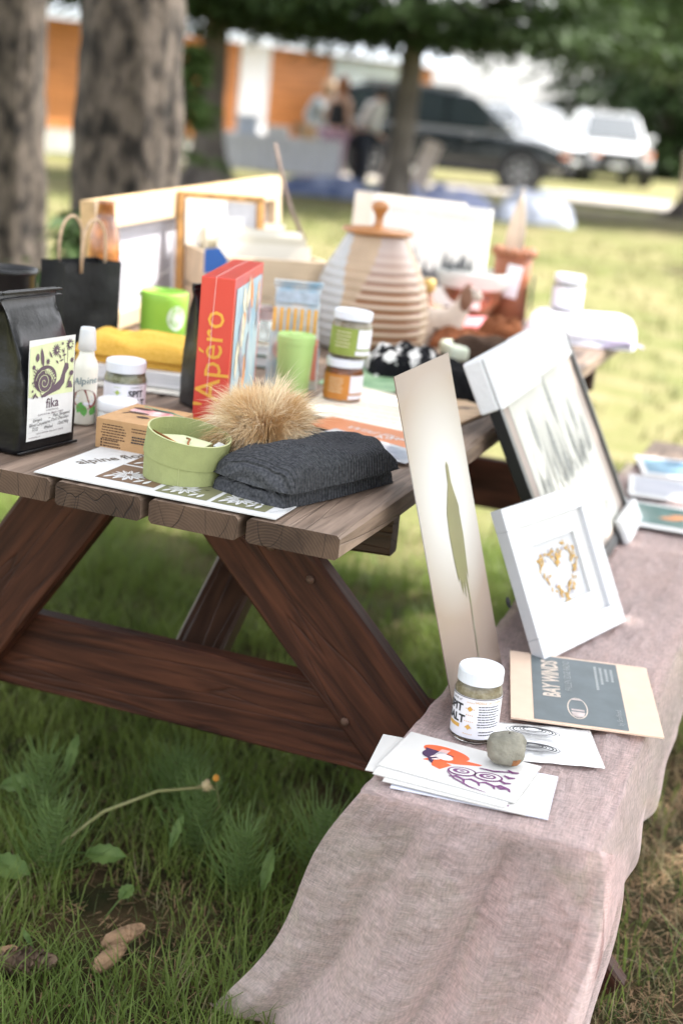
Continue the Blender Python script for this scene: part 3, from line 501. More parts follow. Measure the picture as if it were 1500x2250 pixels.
# ---------------------------------------------------------------- picnic table
def wood(name,c1,c2,rough=.55,endg=False,sp=.4):
    m=bpy.data.materials.new(name); m.use_nodes=True; t=m.node_tree; N=t.nodes; L=t.links; b=N['Principled BSDF']; b.inputs['Roughness'].default_value=rough; b.inputs['Specular IOR Level'].default_value=sp
    tc=N.new('ShaderNodeTexCoord'); oi=N.new('ShaderNodeObjectInfo'); ad=N.new('ShaderNodeVectorMath'); ad.operation='ADD'
    sc=N.new('ShaderNodeVectorMath'); sc.operation='SCALE'; sc.inputs['Scale'].default_value=9.
    cb=N.new('ShaderNodeCombineXYZ'); L.new(oi.outputs['Random'],cb.inputs[0]); L.new(oi.outputs['Random'],cb.inputs[1]); L.new(oi.outputs['Random'],cb.inputs[2]); L.new(cb.outputs[0],sc.inputs[0])
    L.new(tc.outputs['Object'],ad.inputs[0]); L.new(sc.outputs[0],ad.inputs[1])
    def nz(scale,st,d=8,dist=0):
        mp=N.new('ShaderNodeMapping'); mp.inputs['Scale'].default_value=st; L.new(ad.outputs[0],mp.inputs[0]); n=N.new('ShaderNodeTexNoise'); n.inputs['Scale'].default_value=scale; n.inputs['Detail'].default_value=d; n.inputs['Distortion'].default_value=dist; L.new(mp.outputs[0],n.inputs['Vector']); return n
    st=(1,.09,1) if not endg else (1,1,1)
    a=nz(60 if not endg else 14,st,9,.6); c=nz(5,(1,.5,1))
    if endg:
        mp=N.new('ShaderNodeMapping'); mp.inputs['Location'].default_value=(.03,0,.05); L.new(tc.outputs['Object'],mp.inputs[0])
        w=N.new('ShaderNodeTexWave'); w.wave_type='RINGS'; w.rings_direction='Y'; w.inputs['Scale'].default_value=75; w.inputs['Distortion'].default_value=1.6; w.inputs['Detail'].default_value=3; w.inputs['Detail Scale'].default_value=2; L.new(mp.outputs[0],w.inputs['Vector'])
        fac=N.new('ShaderNodeMath'); fac.operation='MULTIPLY_ADD'; fac.inputs[1].default_value=.1; L.new(w.outputs['Fac'],fac.inputs[0]); hf=N.new('ShaderNodeMath'); hf.operation='MULTIPLY'; hf.inputs[1].default_value=.88; L.new(a.outputs[0],hf.inputs[0]); L.new(hf.outputs[0],fac.inputs[2]); src=fac.outputs[0]
    else: src=a.outputs[0]
    r=N.new('ShaderNodeValToRGB'); e=r.color_ramp.elements; e[0].position=.34; e[0].color=(*c1,1); e[1].position=.68; e[1].color=(*c2,1); L.new(src,r.inputs[0])
    mu=N.new('ShaderNodeMixRGB'); mu.blend_type='OVERLAY'; mu.inputs[0].default_value=.6; L.new(r.outputs[0],mu.inputs[1]); L.new(c.outputs[0],mu.inputs[2])
    last=mu.outputs[0]
    vo=N.new('ShaderNodeTexVoronoi'); vo.feature='DISTANCE_TO_EDGE'; mp=N.new('ShaderNodeMapping'); mp.inputs['Scale'].default_value=(1,.06,1) if not endg else (1,1,.35); L.new(ad.outputs[0],mp.inputs[0])
    nd=N.new('ShaderNodeTexNoise'); nd.inputs['Scale'].default_value=9; L.new(mp.outputs[0],nd.inputs['Vector']); av=N.new('ShaderNodeMixRGB'); av.inputs[0].default_value=.12; L.new(mp.outputs[0],av.inputs[1]); L.new(nd.outputs['Color'],av.inputs[2]); L.new(av.outputs[0],vo.inputs['Vector'])
    vo.inputs['Scale'].default_value=24 if endg else 26
    cr=N.new('ShaderNodeValToRGB'); e=cr.color_ramp.elements; e[0].position=0; e[0].color=(.12,.1,.09,1) if endg else (.35,.32,.3,1); e[1].position=.012 if endg else .02; e[1].color=(1,1,1,1); L.new(vo.outputs['Distance'],cr.inputs[0])
    m3=N.new('ShaderNodeMixRGB'); m3.blend_type='MULTIPLY'; m3.inputs[0].default_value=.85 if endg else .6; L.new(last,m3.inputs[1]); L.new(cr.outputs[0],m3.inputs[2]); L.new(m3.outputs[0],b.inputs['Base Color'])
    bp=N.new('ShaderNodeBump'); bp.inputs['Strength'].default_value=.5; bp.inputs['Distance'].default_value=.003; L.new(src,bp.inputs['Height'])
    b2=N.new('ShaderNodeBump'); b2.inputs['Strength'].default_value=.6; b2.inputs['Distance'].default_value=.002; L.new(cr.outputs[0],b2.inputs['Height']); L.new(bp.outputs[0],b2.inputs['Normal']); L.new(b2.outputs[0],b.inputs['Normal'])
    return m
w_top=wood('weathered_tabletop',(.10,.066,.046),(.25,.18,.135),.6); w_end=wood('end_grain',(.04,.023,.015),(.125,.078,.052),.8,True)
w_leg=wood('stained_leg',(.03,.010,.006),(.09,.031,.016),.55,sp=.25); w_dark=wood('dark_leg',(.03,.014,.009),(.07,.034,.02),.45)
def plank(name,parent,P,L,w,t,axis_y,axis_z,mats,seed=0):
    """board with its length along axis_y from P, width across, thickness along axis_z"""
    y=Vector(axis_y).normalized(); z=Vector(axis_z); z=(z-y*z.dot(y)).normalized(); x=y.cross(z)
    T=Matrix((x,y,z)).transposed().to_4x4(); T.translation=P
    b=MB(); n=12; rd=random.Random(seed)
    c=.005; prof=[(-w/2+c,-t/2),(w/2-c,-t/2),(w/2,-t/2+c),(w/2,t/2-c),(w/2-c,t/2),(-w/2+c,t/2),(-w/2,t/2-c),(-w/2,-t/2+c)]
    for j in range(n+1):
        yy=L*j/n; e=.004 if j in (0,n) else 0
        for q,(a,d) in enumerate(prof):
            k=noise.noise(Vector((seed*3.1+q,yy*5,1)))*.0015
            b.v.append((a*(1-e/w*2)+k,yy,d*(1-e/t)+k*.5))
    for j in range(n):
        for q in range(8): b.f.append((j*8+q,j*8+(q+1)%8,(j+1)*8+(q+1)%8,(j+1)*8+q)); b.m.append(0)
    b.f+=[tuple(range(8))[::-1],tuple(n*8+q for q in range(8))]; b.m+=[1,1]
    b.f=[tuple(reversed(f)) for f in b.f]
    o=b.build(name,mats,parent); o.matrix_local=T; return o
PT=thing('picnic_table','weathered brown picnic table covered with goods, with red-stained legs and attached benches','picnic table')
for k in range(7): plank('tabletop_board',PT,(-.0702-k*.1445,random.uniform(-.004,.004) if k else 0,.731),2.4,.1405,.038,(0,1,0),(0,0,1),[w_top,w_end],k)
for x in (.168,.3125,-1.18,-1.3245): plank('bench_board',PT,(x,-.075,.421),2.55,.1405,.038,(0,1,0),(0,0,1),[w_top,w_end],int(x*100))
def leg(x0,z0,x1,z1,y,nm='leg',mats=None,w=.14):
    a=Vector((x0,y,z0)); c=Vector((x1,y,z1)); plank(nm,PT,a,(c-a).length,w,.038,c-a,(0,1,0),mats or [w_leg,w_end],int(x0*77+y*10))
for y,dy in ((.304,.0395),(2.096,-.0395)):
    leg(-.326,.711,.38,0-.01,y); leg(-.512,.711,-1.006,0-.01,y)
    leg(-1.42,.331,.375,.331,y+dy,'crossbeam',[w_leg,w_end]); leg(-.98,.667,-.03,.667,y+dy,'cleat',[w_dark,w_end],.086)
    s=1 if dy>0 else -1
    a=Vector((-.375,y+dy+s*.03,.33)); c=Vector((-.40,y+dy+s*.62,.69)); plank('brace',PT,a,(c-a).length,.09,.038,c-a,(0,-s,.6),[w_dark,w_end],5)
for x,z,y in ((-.21,.62,.284),(.09,.345,.284),(-.06,.36,.284),(-.14,.58,.284)):
    t=MB(); t.lathe([(.007,0),(.007,.003),(.003,.006)],10,0,Matrix.Translation((x,y+.001,z))@Matrix.Rotation(math.pi/2,4,'X')); t.build('bolt_head',mat('rusty_bolt',(.12,.07,.05),.6,.3,60,metal=.5),PT)
# ---------------------------------------------------------------- pink gauze over the bench
def gauze():
    m=bpy.data.materials.new('pink_gauze'); m.use_nodes=True; t=m.node_tree; N=t.nodes; L=t.links; out=N['Material Output']; N.remove(N['Principled BSDF'])
    tc=N.new('ShaderNodeTexCoord')
    def nz(s,st):
        mp=N.new('ShaderNodeMapping'); mp.inputs['Scale'].default_value=st; L.new(tc.outputs['UV'],mp.inputs[0]); n=N.new('ShaderNodeTexNoise'); n.inputs['Scale'].default_value=s; n.inputs['Detail'].default_value=4; n.inputs['Distortion'].default_value=.4; L.new(mp.outputs[0],n.inputs['Vector']); return n
    a=nz(1,(60,330,1)); b=nz(1,(330,60,1)); c=nz(1,(9,12,1)); 
    ad=N.new('ShaderNodeMath'); ad.operation='ADD'; L.new(a.outputs[0],ad.inputs[0]); L.new(b.outputs[0],ad.inputs[1])
    ad2=N.new('ShaderNodeMath'); ad2.operation='ADD'; L.new(ad.outputs[0],ad2.inputs[0]); hc=N.new('ShaderNodeMath'); hc.operation='MULTIPLY_ADD'; hc.inputs[1].default_value=.4; hc.inputs[2].default_value=.3; L.new(c.outputs[0],hc.inputs[0]); L.new(hc.outputs[0],ad2.inputs[1])
    mr=N.new('ShaderNodeMapRange'); mr.inputs[1].default_value=1.15; mr.inputs[2].default_value=1.85; mr.inputs[3].default_value=.44; mr.inputs[4].default_value=.84; L.new(ad2.outputs[0],mr.inputs[0])
    df=N.new('ShaderNodeBsdfDiffuse'); tl=N.new('ShaderNodeBsdfTranslucent'); tr=N.new('ShaderNodeBsdfTransparent')
    df.inputs[0].default_value=(.97,.81,.80,1); tl.inputs[0].default_value=(.98,.74,.72,1)
    bp=N.new('ShaderNodeBump'); bp.inputs['Strength'].default_value=.8; bp.inputs['Distance'].default_value=.0045; L.new(ad.outputs[0],bp.inputs['Height']); L.new(bp.outputs[0],df.inputs['Normal'])
    m1=N.new('ShaderNodeMixShader'); m1.inputs[0].default_value=.5; L.new(df.outputs[0],m1.inputs[1]); L.new(tl.outputs[0],m1.inputs[2])
    m2=N.new('ShaderNodeMixShader'); L.new(mr.outputs[0],m2.inputs[0]); L.new(tr.outputs[0],m2.inputs[1]); L.new(m1.outputs[0],m2.inputs[2]); L.new(m2.outputs[0],out.inputs[0]); return m
GZ=gauze()
def nn(x,y,z=0): return noise.noise(Vector((x,y,z)))
def sm(a,b,t): t=max(0,min(1,(t-a)/(b-a))); return t*t*(3-2*t)
def cloth_pt(u,v):
    # u: left -> right (last part hangs over the outer edge), v: far -> near edge -> front drop
    vt=.62
    ut=.72
    if v<vt:
        k=v/vt; y=2.05-(2.05+.083)*k; z=.4425
        wr=.006*max(0,nn(u*9,y*16))+.004*max(0,nn(u*30,y*24,2))+(.03*max(0,nn(u*4+3,y*5,7)-.05) if y>.75 else .004*max(0,nn(u*4,y*7,3)))
        hang=.10+.10*sm(1.6,.2,y)+.03*nn(y*5,1)
        if u<.06: x=.088-.003*(1-u/.06); zz=z-.03*(1-u/.06)*sm(-.083,.05,y)
        elif u<ut: x=.088+(u-.06)/(ut-.06)*(.397-.088); zz=z+wr
        else:
            q=(u-ut)/(1-ut); x=.397+.012*math.sin(q*3)+.014*q*nn(y*9,q*2,5)+.01*q; zz=z+wr*(1-q)-hang*q
            return (x,y,zz)
        return (x+.004*nn(y*12,u),y,zz)
    k=(v-vt)/(1-vt); kk=min(1,k/.86); z=.4425*(1-kk)+.003; fl=sm(0,1,kk)
    xl=.088-.205*kk**1.05-.012*math.sin(kk*7); xr=.397-.012*kk+.008*math.sin(kk*6)
    am=.012*sm(0,.12,kk)+.05*kk
    if u<ut:
        t=u/ut; x=xl+(xr-xl)*t; y=-.087-.012*kk+am*(math.sin(t*8.5+1.2)+.8*(1-2*abs(math.sin(t*9.5+kk*1.5)))+.35*math.sin(t*31+kk*3))*.6*min(1,.25+t*2)+ .095*kk*(1-t)**2 -.05*kk*t
        y+=.006*nn(t*20,kk*3,2)
    else:
        q=(u-ut)/(1-ut); x=xr+.03*math.sin(q*9)*kk**.7*.6+.008; y=-.087-.012*kk+am*(math.sin(8.5+1.2)+.7*(1-2*abs(math.sin(9.5+kk*1.5))))*.6-.05*kk+q*.27
        z=z-(.02+.11*(1-kk))*q
        if z<.004: z=.004
    if k>.86:
        q=(k-.86)/.14; y-=.10*q*((u/ut)**1.5 if u<ut else .4); z=.004+(.010*(1+math.sin(u*26+1))*math.sin(q*2.6)+.006*(1+nn(u*8,q*2)))*min(1,u*6); x+=-.01*q*(1-u)
    z=max(z,.004)
    return (x,y,z)
b=MB(); nu,nv=150,400
def cloth_w(u,v):
    x,y,z=cloth_pt(u,v); q=nn(u*22+v*30,v*150,9)*.0012+nn(u*7,v*55+u*9,4)*.0022
    return (x,y,max(.004,z+q)) if v<.62 else (x,y-q*1.6,z)
b.grid(cloth_w,nu,nv); o=b.build('bench_cloth',GZ,smooth=True)
uv=o.data.uv_layers.new(name='UVMap')
for li,l in enumerate(o.data.loops): i=l.vertex_index; uv.data[li].uv=((i%nu)/nu*.62,(i//nu)/nv*2.5)
tag(o,'sheer pale pink gauze cloth draped along the bench and trailing to the ground','cloth')
# ---------------------------------------------------------------- goods: shared materials
TZ=.7515
ink=mat('black_ink',(.03,.03,.035),.6); paper=mat('white_paper',(.6,.6,.6),.6,.03,30); cream=mat('cream_paper',(.78,.70,.60),.7,.05,20); kraft=mat('kraft_card',(.47,.28,.135),.8,.08,40,.1,200)
glass=mat('clear_glass',(.95,.97,.96),.03,.01,trans=1.,ior=1.45); lidw=mat('white_lid',(.72,.76,.82),.35,.03,coat=.3)
spice=mat('salt_spice',(.32,.25,.14),.9,.5,90,.5,200,col2=(.62,.55,.42))
lab=mat('label_white',(.74,.74,.8),.5,.02); gold=mat('label_gold',(.62,.36,.08),.5,.05); plum=mat('plum_ink',(.11,.075,.1),.6); sage=mat('sage_print',(.55,.6,.36),.6,.08,25)
brownp=mat('print_brown',(.16,.095,.055),.5,.1); olivep=mat('print_olive',(.17,.17,.09),.5,.1)
# ---------------------------------------------------------------- jars
def jar(label,x,y,z,r,h,rz,content,lcol,deco,group='spice jars',tilt=(0,0)):
    T=thing('spice_jar',label,'jar',(x,y,z),rz,group); T.rotation_euler=(tilt[0],tilt[1],rz); hb=h*.82
    b=MB(); b.lathe([(r*.86,0),(r*.97,.004),(r,.01),(r,hb*.86),(r*.9,hb*.97),(r*.88,hb)],40); b.build('glass',glass,T,smooth=True)
    b=MB(); b.lathe([(r*.85,.006),(r*.93,.012),(r*.93,hb*.84),(r*.84,hb*.92)],32); b.build('contents',content,T,smooth=True)
    b=MB(); b.lathe([(r*.95,hb*.985),(r*.965,hb),(r*.965,h*.97),(r*.92,h),(r*.78,h+.0005),(r*.75,h-.0012),(.001,h-.0012)],40); b.build('lid',lidw,T,smooth=False,bevel=.0006)
    f=cyl(r); z0,z1=hb*.1,hb*.8; w=r*2.9
    L=MB(); L.grid(lambda u,v:f((u*2-1)*w,z0+(z1-z0)*v,.0004),60,2); lb=L.build('label',lcol,T,smooth=True)
    deco(lb,f,z0,z1,r); return T
def diamonds(lb,f,u0,z0,z1,n,m,w):
    P=[]
    hh=(z1-z0)
    for k in range(n):
        for j in range(-2,3):
            for q in (0,1):
                c=u0+(j+.5*q)*w; zz=z0+hh*(k+.25+.5*q)/n; s=w*.32
                if abs(j+.5*q)<2.1: P.append([(c-s,zz),(c,zz-s),(c+s,zz),(c,zz+s)])
    decal(lb,'label_pattern',P,m,.0008,f)
    decal(lb,'label_diamond',[[(u0-w*1.5,z),(u0,z-w*1.5),(u0+w*1.5,z),(u0,z+w*1.5)] for z in (z0+hh*.27,z0+hh*.75)],m,.0012,f)
def txtlines(lb,f,u0,u1,z1,n,dz,m,h,seed=1,z=.0009):
    rd=random.Random(seed); P=[]
    for k in range(n):
        a=u0+rd.uniform(0,.06)*(u1-u0); e=u1-rd.uniform(0,.2)*(u1-u0)
        while a<e:
            l=rd.uniform(.05,.15)*(u1-u0); zz=z1-k*dz; P.append([(a,zz),(min(a+l,e),zz),(min(a+l,e),zz+h),(a,zz+h)]); a+=l+.02*(u1-u0)
    return decal(lb,'fine_print',P,m,z,f,0)
def salt(col,word_u,pat_u,back):
    def d(lb,f,z0,z1,r):
        H=z1-z0
        text(lb,'lettering','SPIT',H*.26,ink,word_u,z0+H*.62,.0009,0,'CENTER',f,bold=.0006); text(lb,'lettering','SALT',H*.26,ink,word_u+r*.05,z0+H*.36,.0009,0,'CENTER',f,bold=.0006)
        decal(lb,'label_band',quads(word_u-r*.35,z0+H*.22,word_u+r*.35,z0+H*.31,6),col,.0008,f)
        text(lb,'lettering','a pinch of',H*.09,ink,word_u,z0+H*.87,.0009,0,'CENTER',f,shear=.3)
        diamonds(lb,f,pat_u,z0+H*.04,z0+H*.96,3,col,r*.085)
        if back is not None:
            text(lb,'lettering','SADDLE UP, COWBOY',H*.075,gold,back,z0+H*.88,.0009,0,'CENTER',f); txtlines(lb,f,back-r*.55,back+r*.55,z0+H*.8,9,H*.062,ink,H*.022,3); txtlines(lb,f,back-r*.45,back+r*.45,z0+H*.18,2,H*.07,ink,H*.024,5)
        decal(lb,'label_border',quads(-r*2.8,z0,r*2.8,z0+H*.015,40)+quads(-r*2.8,z1-H*.015,r*2.8,z1,40),ink,.0009,f)
    return d
jar('spice jar with orange diamond label standing on the pink cloth beside the tall metal print',.171,.158,.4445,.0335,.107,face_cam(.171,.158),spice,lab,salt(gold,-.034,-.0085,.021),tilt=(0,0))
lime=mat('lime_ink',(.4,.5,.12),.5)
jar('spice jar with lime diamond label behind the brown soap box',-.535,.395,TZ,.0345,.1,face_cam(-.535,.395),mat('herb_salt',(.3,.3,.16),.9,.5,90,.5,200,col2=(.55,.55,.4)),lab,salt(lime,.019,-.012,None))
def plain(side):
    def d(lb,f,z0,z1,r):
        H=z1-z0; decal(lb,'label_panel',quads(r*.35,z0+H*.28,r*1.9,z1-H*.02,10)+quads(r*.3,z0+H*.04,r*1.9,z0+H*.2,10),lab,.0009,f)
        txtlines(lb,f,-r*.8,r*.05,z0+H*.82,5,H*.13,side,H*.04,9)
    return d
gl=mat('green_label',(.24,.31,.06),.5,.1,30); ol=mat('orange_label',(.5,.2,.035),.5,.1,30); pale=mat('pale_ink',(.65,.6,.4),.6)
jar('upper stacked jar with a green label and white lid',-.3,.83,TZ+.0835,.0375,.089,face_cam(-.31,.79),spice,gl,plain(pale),'stacked jars',(-.02,.035))
jar('lower stacked jar with an orange label',-.305,.83,TZ,.0365,.083,face_cam(-.31,.79),mat('red_spice',(.35,.12,.04),.9,.3,80),ol,plain(pale),'stacked jars')
jar('small white-lidded jar standing on the folded white towel at the far corner',-.175,2.3,.80,.043,.098,face_cam(-.17,2.3),mat('pale_salt',(.6,.58,.55),.9,.1,80),lab,lambda lb,f,z0,z1,r:(diamonds(lb,f,0,z0,z1,2,mat('blue_ink',(.3,.38,.55),.5),r*.12),None))
# cream pot
T=thing('cream_pot','low frosted white cream pot in front of the lime-labelled jar','pot',(-.515,.335,TZ))
b=MB(); b.lathe([(.028,0),(.031,.004),(.0315,.026),(.03,.028)],40); b.build('pot',mat('frosted_plastic',(.72,.72,.7),.45,.03),T,smooth=True)
b=MB(); b.lathe([(.0325,.0285),(.033,.03),(.033,.043),(.031,.046),(.001,.0462)],40); b.build('lid',mat('frosted_lid',(.8,.81,.83),.5,.02),T,smooth=True)
# spray bottle
T=thing('spray_bottle','slim white spray bottle with clear cap beside the coffee bag','bottle',(-.567,.32,TZ),face_cam(-.567,.32))
b=MB(); b.lathe([(.016,0),(.0185,.003),(.019,.09),(.018,.1),(.0125,.112),(.0115,.12)],36); b.build('body',mat('bottle_white',(.78,.77,.68),.35,.02),T,smooth=True)
b=MB(); b.lathe([(.0115,.1195),(.0145,.121),(.0138,.135),(.0125,.152),(.011,.157),(.001,.158)],28); b.build('cap',mat('clear_cap',(.72,.74,.76),.25,.02,alpha=.75),T,smooth=True)
f=cyl(.019); decal(T,'oval_badge',[ell(0,.043,.021,.016,28)],mat('badge_maroon',(.24,.06,.05),.5),.0008,f); decal(T,'green_leaves',[leaf(-.012,.02,.02,.012,1.2),leaf(.0,.015,.02,.012,1.7),leaf(.009,.017,.018,.012,1.0)],mat('leaf_print',(.12,.36,.08),.5),.0006,f)
text(T,'lettering','Alpine',.016,mat('teal_ink',(.12,.2,.24),.5),0,.068,.0008,.12,'CENTER',f,shear=.2); decal(T,'badge_text',[rect(-.012,.046,.012,.049),rect(-.014,.04,.013,.043),rect(-.002,.034,.012,.038)],lab,.0012,f)
# ---------------------------------------------------------------- bags
blk=mat('black_foil',(.004,.0045,.006),.3,.1,6,.2,22,spec=.45); blkm=mat('black_kraft',(.006,.0065,.008),.6,.15,20,.2,60,spec=.3)
def pouch(name,label,x,y,rz,w,d,h,m,cat='bag',group=None,zfold=.62):
    T=thing(name,label,cat,(x,y,TZ),rz,group)
    st=[(0,1,1),(.03,1.0,1.02),(.2,1.0,1.05),(.45,.99,.98),(zfold,.975,.8),(.8,.96,.42),(.9,.95,.12),(.955,.95,.04),(1,.95,.035)]
    n=48
    def sec(t):
        for i in range(len(st)-1):
            if st[i][0]<=t<=st[i+1][0]:
                k=(t-st[i][0])/(st[i+1][0]-st[i][0]); return st[i][1]+(st[i+1][1]-st[i][1])*k,st[i][2]+(st[i+1][2]-st[i][2])*k
        return st[-1][1:]
    def f(u,v):
        a=2*math.pi*u; cw,cdp=sec(v); ca,sa=math.cos(a),math.sin(a); p=.22
        px=math.copysign(abs(ca)**p,ca); py=math.copysign(abs(sa)**p,sa)
        g=1-.22*(1-min(1,abs(py)*1.0)**3)*sm(.25,.75,v)*(1-sm(.88,.95,v)) if abs(px)>.9 else 1
        wr=.004*nn(px*3+x*9,v*6,py)+.0015*nn(px*9,v*16,py+4); wr*=sm(.0,.1,v)
        back=-d/2*(1-cdp)*0.25
        return (px*w/2*cw*g+wr*.3,py*d/2*cdp+wr*(1 if v>.55 else .35)-back,h*v)
    b=MB(); b.grid(f,n,40,closeu=True); b.f.append(tuple(range(n))[::-1]); b.m.append(0); b.f.append(tuple(39*n+i for i in range(n))); b.m.append(0)
    b.build('pouch',m,T,smooth=True)
    s=MB(); s.box((-w*.475,-.0035,h*.955),(w*.475,.0035,h*.962)); s.box((-w*.475,-.003,h*.985),(w*.475,.003,h*1.0)); s.build('seal_ridge',m,T,bevel=.0008)
    s=MB(); s.box((-w*.5,-d*.54,0),(w*.5,-d*.5,.004)); s.build('bottom_seam',m,T,bevel=.001)
    return T
ang=math.atan2(.1475,-.0) # front faces along local -Y
fr=math.atan2(.99,.15)
CB=pouch('coffee_bag','black foil coffee bag with a snail label at the near left end of the table',-.562,.142,R(81.5),.135,.078,.232,blk)
lw,lh=.104,.15
fn=lambda u,v,z:(u,-.0405-z-.0012*math.sin(v*40)*.3-.001,v+.018)
L=MB(); L.grid(lambda u,v:fn(-lw/2+lw*u,lh*v,.0),8,12); lb=L.build('label',paper,CB,smooth=True)
decal(lb,'sage_panel',[[(-lw/2+.001,lh*.44),(-.012,lh*.43),(lw/2-.002,lh*.42),(lw/2-.002,lh-.008),(lw*.2,lh-.006),(-lw/2+.002,lh-.01)]],sage,.0004,fn)
X=lambda a:(a-.5)*lw
Y=lambda a:lh*(1-a)   # label fractions measured from the top
P=[ell(X(.36),Y(.40),lw*.245,lh*.135,30)]                                    # shell
P+=[[(X(.28),Y(.56)),(X(.5),Y(.5)),(X(.68),Y(.43)),(X(.75),Y(.32)),(X(.78),Y(.27)),(X(.86),Y(.28)),(X(.87),Y(.33)),(X(.8),Y(.38)),(X(.78),Y(.47)),(X(.68),Y(.53)),(X(.5),Y(.555)),(X(.36),Y(.58)),(X(.29),Y(.58))]]
P+=strip([(X(.78),Y(.28)),(X(.755),Y(.2)),(X(.75),Y(.12))],.0014)+strip([(X(.83),Y(.28)),(X(.835),Y(.2)),(X(.83),Y(.13))],.0014)
P+=flower(X(.58),Y(.13),lw*.1,14,.0022)+flower(X(.87),Y(.09),lw*.09,11,.0028)+flower(X(.40),Y(.23),lw*.05,8,.002)+flower(X(.25),Y(.33),lw*.033,8,.0016)+flower(X(.93),Y(.25),lw*.045,8,.002)
P+=[leaf(X(.30),Y(.28),lh*.2,.0075,1.75),leaf(X(.49),Y(.2),lh*.09,.003,2.2),leaf(X(.17),Y(.22),lh*.09,.008,1.55),leaf(X(.11),Y(.29),lh*.05,.007,1.9),ell(X(.7),Y(.07),.002,.0023,10),ell(X(.08),Y(.42),.0016,.0016,8),ell(X(.08),Y(.5),.002,.002,8)]
P+=strip([(X(.3),Y(.58)),(X(.22),Y(.5)),(X(.18),Y(.36)),(X(.17),Y(.28))],.0012)
for k in range(6): P+=strip([(X(.21-.004*k),Y(.5-.035*k)),(X(.09),Y(.44-.035*k))],.0014)
for k in range(5): P.append(leaf(X(.62+.03*k),Y(.27-.025*k),.009,.0028,.3 if k%2 else 2.2))
P+=[ell(X(.92),Y(.38),.0045,.004,12),leaf(X(.82),Y(.5),.02,.0026,1.0),[(X(.8),Y(.52)),(X(.95),Y(.53)),(X(.94),Y(.5)),(X(.91),Y(.46)),(X(.87),Y(.46)),(X(.85),Y(.5))],leaf(X(.08),Y(.58),.012,.004,.9),leaf(X(.2),Y(.58),.01,.003,2.4)]
decal(lb,'snail_print',P,plum,.0007,fn)
sp=[(X(.33)+math.cos(t*.5)*(.0012+.00062*t)*1.0,Y(.43)+math.sin(t*.5)*(.0012+.00062*t)) for t in range(0,32)]
Q=strip(sp,.0008)
for k in range(7): Q+= [leaf(X(.34+.03*k),Y(.31+.008*k*k*.35),.006,.0018,.3),leaf(X(.34+.03*k),Y(.31+.008*k*k*.35),.006,.0018,-1.4)]
Q+=strip([(X(.33),Y(.305)),(X(.45),Y(.33)),(X(.54),Y(.4))],.0009); Q.append(ell(X(.58),Y(.13),.0016,.0016,8)); Q.append(ell(X(.87),Y(.09),.0034,.0034,12)); decal(lb,'shell_lines',Q,sage,.0016,fn)
text(lb,'lettering','fika',.021,plum,X(.53),Y(.695),.0008,0,'CENTER',fn,bold=.0002)
text(lb,'lettering','COFFEE ROASTERS',.0034,plum,X(.53),Y(.727),.0008,0,'CENTER',fn); text(lb,'lettering','SLOW DOWN. DRINK COFFEE',.0042,plum,X(.5),Y(.762),.0008,0,'CENTER',fn)
for s_,x_,y_ in (('Ethiopia',.12,.815),('Biloya Cooperative',.04,.86),('12/22',.1,.905),('Washed',.36,.905),('Plum, Bergamot',.55,.80),('Dark Chocolate',.52,.84),('12oz/340g',.66,.89)): text(lb,'handwriting',s_,.0072,ink,X(x_),Y(y_),.0008,.03,'LEFT',fn,shear=.25,sx=.85)
decal(lb,'form_lines',[q for a,c,e in ((.02,.98,.775),(.02,.5,.825),(.02,.98,.868),(.02,.98,.915),(.52,.98,.85)) for q in [rect(X(a),Y(e),X(c),Y(e)+.0003)]]+[rect(X(.5),Y(.87),X(.5)+.0003,Y(.775))],mat('grey_rule',(.5,.5,.52),.6),.0006,fn)
text(lb,'lettering','DIRECTLY SOURCED  SMALL BATCH ROASTED',.003,plum,X(.5),Y(.945),.0008,0,'CENTER',fn); text(lb,'lettering','www.fikacoffee.com',.0032,plum,X(.04),Y(.975),.0008,0,'LEFT',fn)
pouch('foil_bag','plain black foil bag standing behind the red boxed book',-.475,.60,R(50),.09,.07,.215,blk,group=None)
# illustrated pouch
pc=mat('pouch_print',(.25,.42,.55),.3,.0,22,.1,30,col2=(.72,.66,.6)); T=pouch('snack_pouch','glossy illustrated pouch with blue top leaning right of the red book',-.43,.88,R(22),.1,.05,.205,pc)
fp=lambda u,v,z:(u,-.0268-z+max(0,v-.1)*.16,v)
decal(T,'pouch_title_panel',[rect(-.04,.165,.04,.185)],mat('pouch_grey',(.35,.42,.5),.4,.2,60),.001,fp)
decal(T,'pouch_stripes',[rect(-.045+.013*k,.11,-.038+.013*k,.155) for k in range(7)],mat('pouch_amber',(.65,.34,.06),.4,.2,40),.0012,fp); decal(T,'pouch_faces',[ell(-.025,.075,.016,.018),ell(.012,.06,.018,.02),ell(.03,.09,.012,.013)],mat('pouch_pink',(.68,.45,.42),.4,.25,60),.0014,fp)
decal(T,'pouch_red_band',[rect(.036,.02,.046,.1)],mat('pouch_red',(.75,.25,.2),.4),.0016,fp)
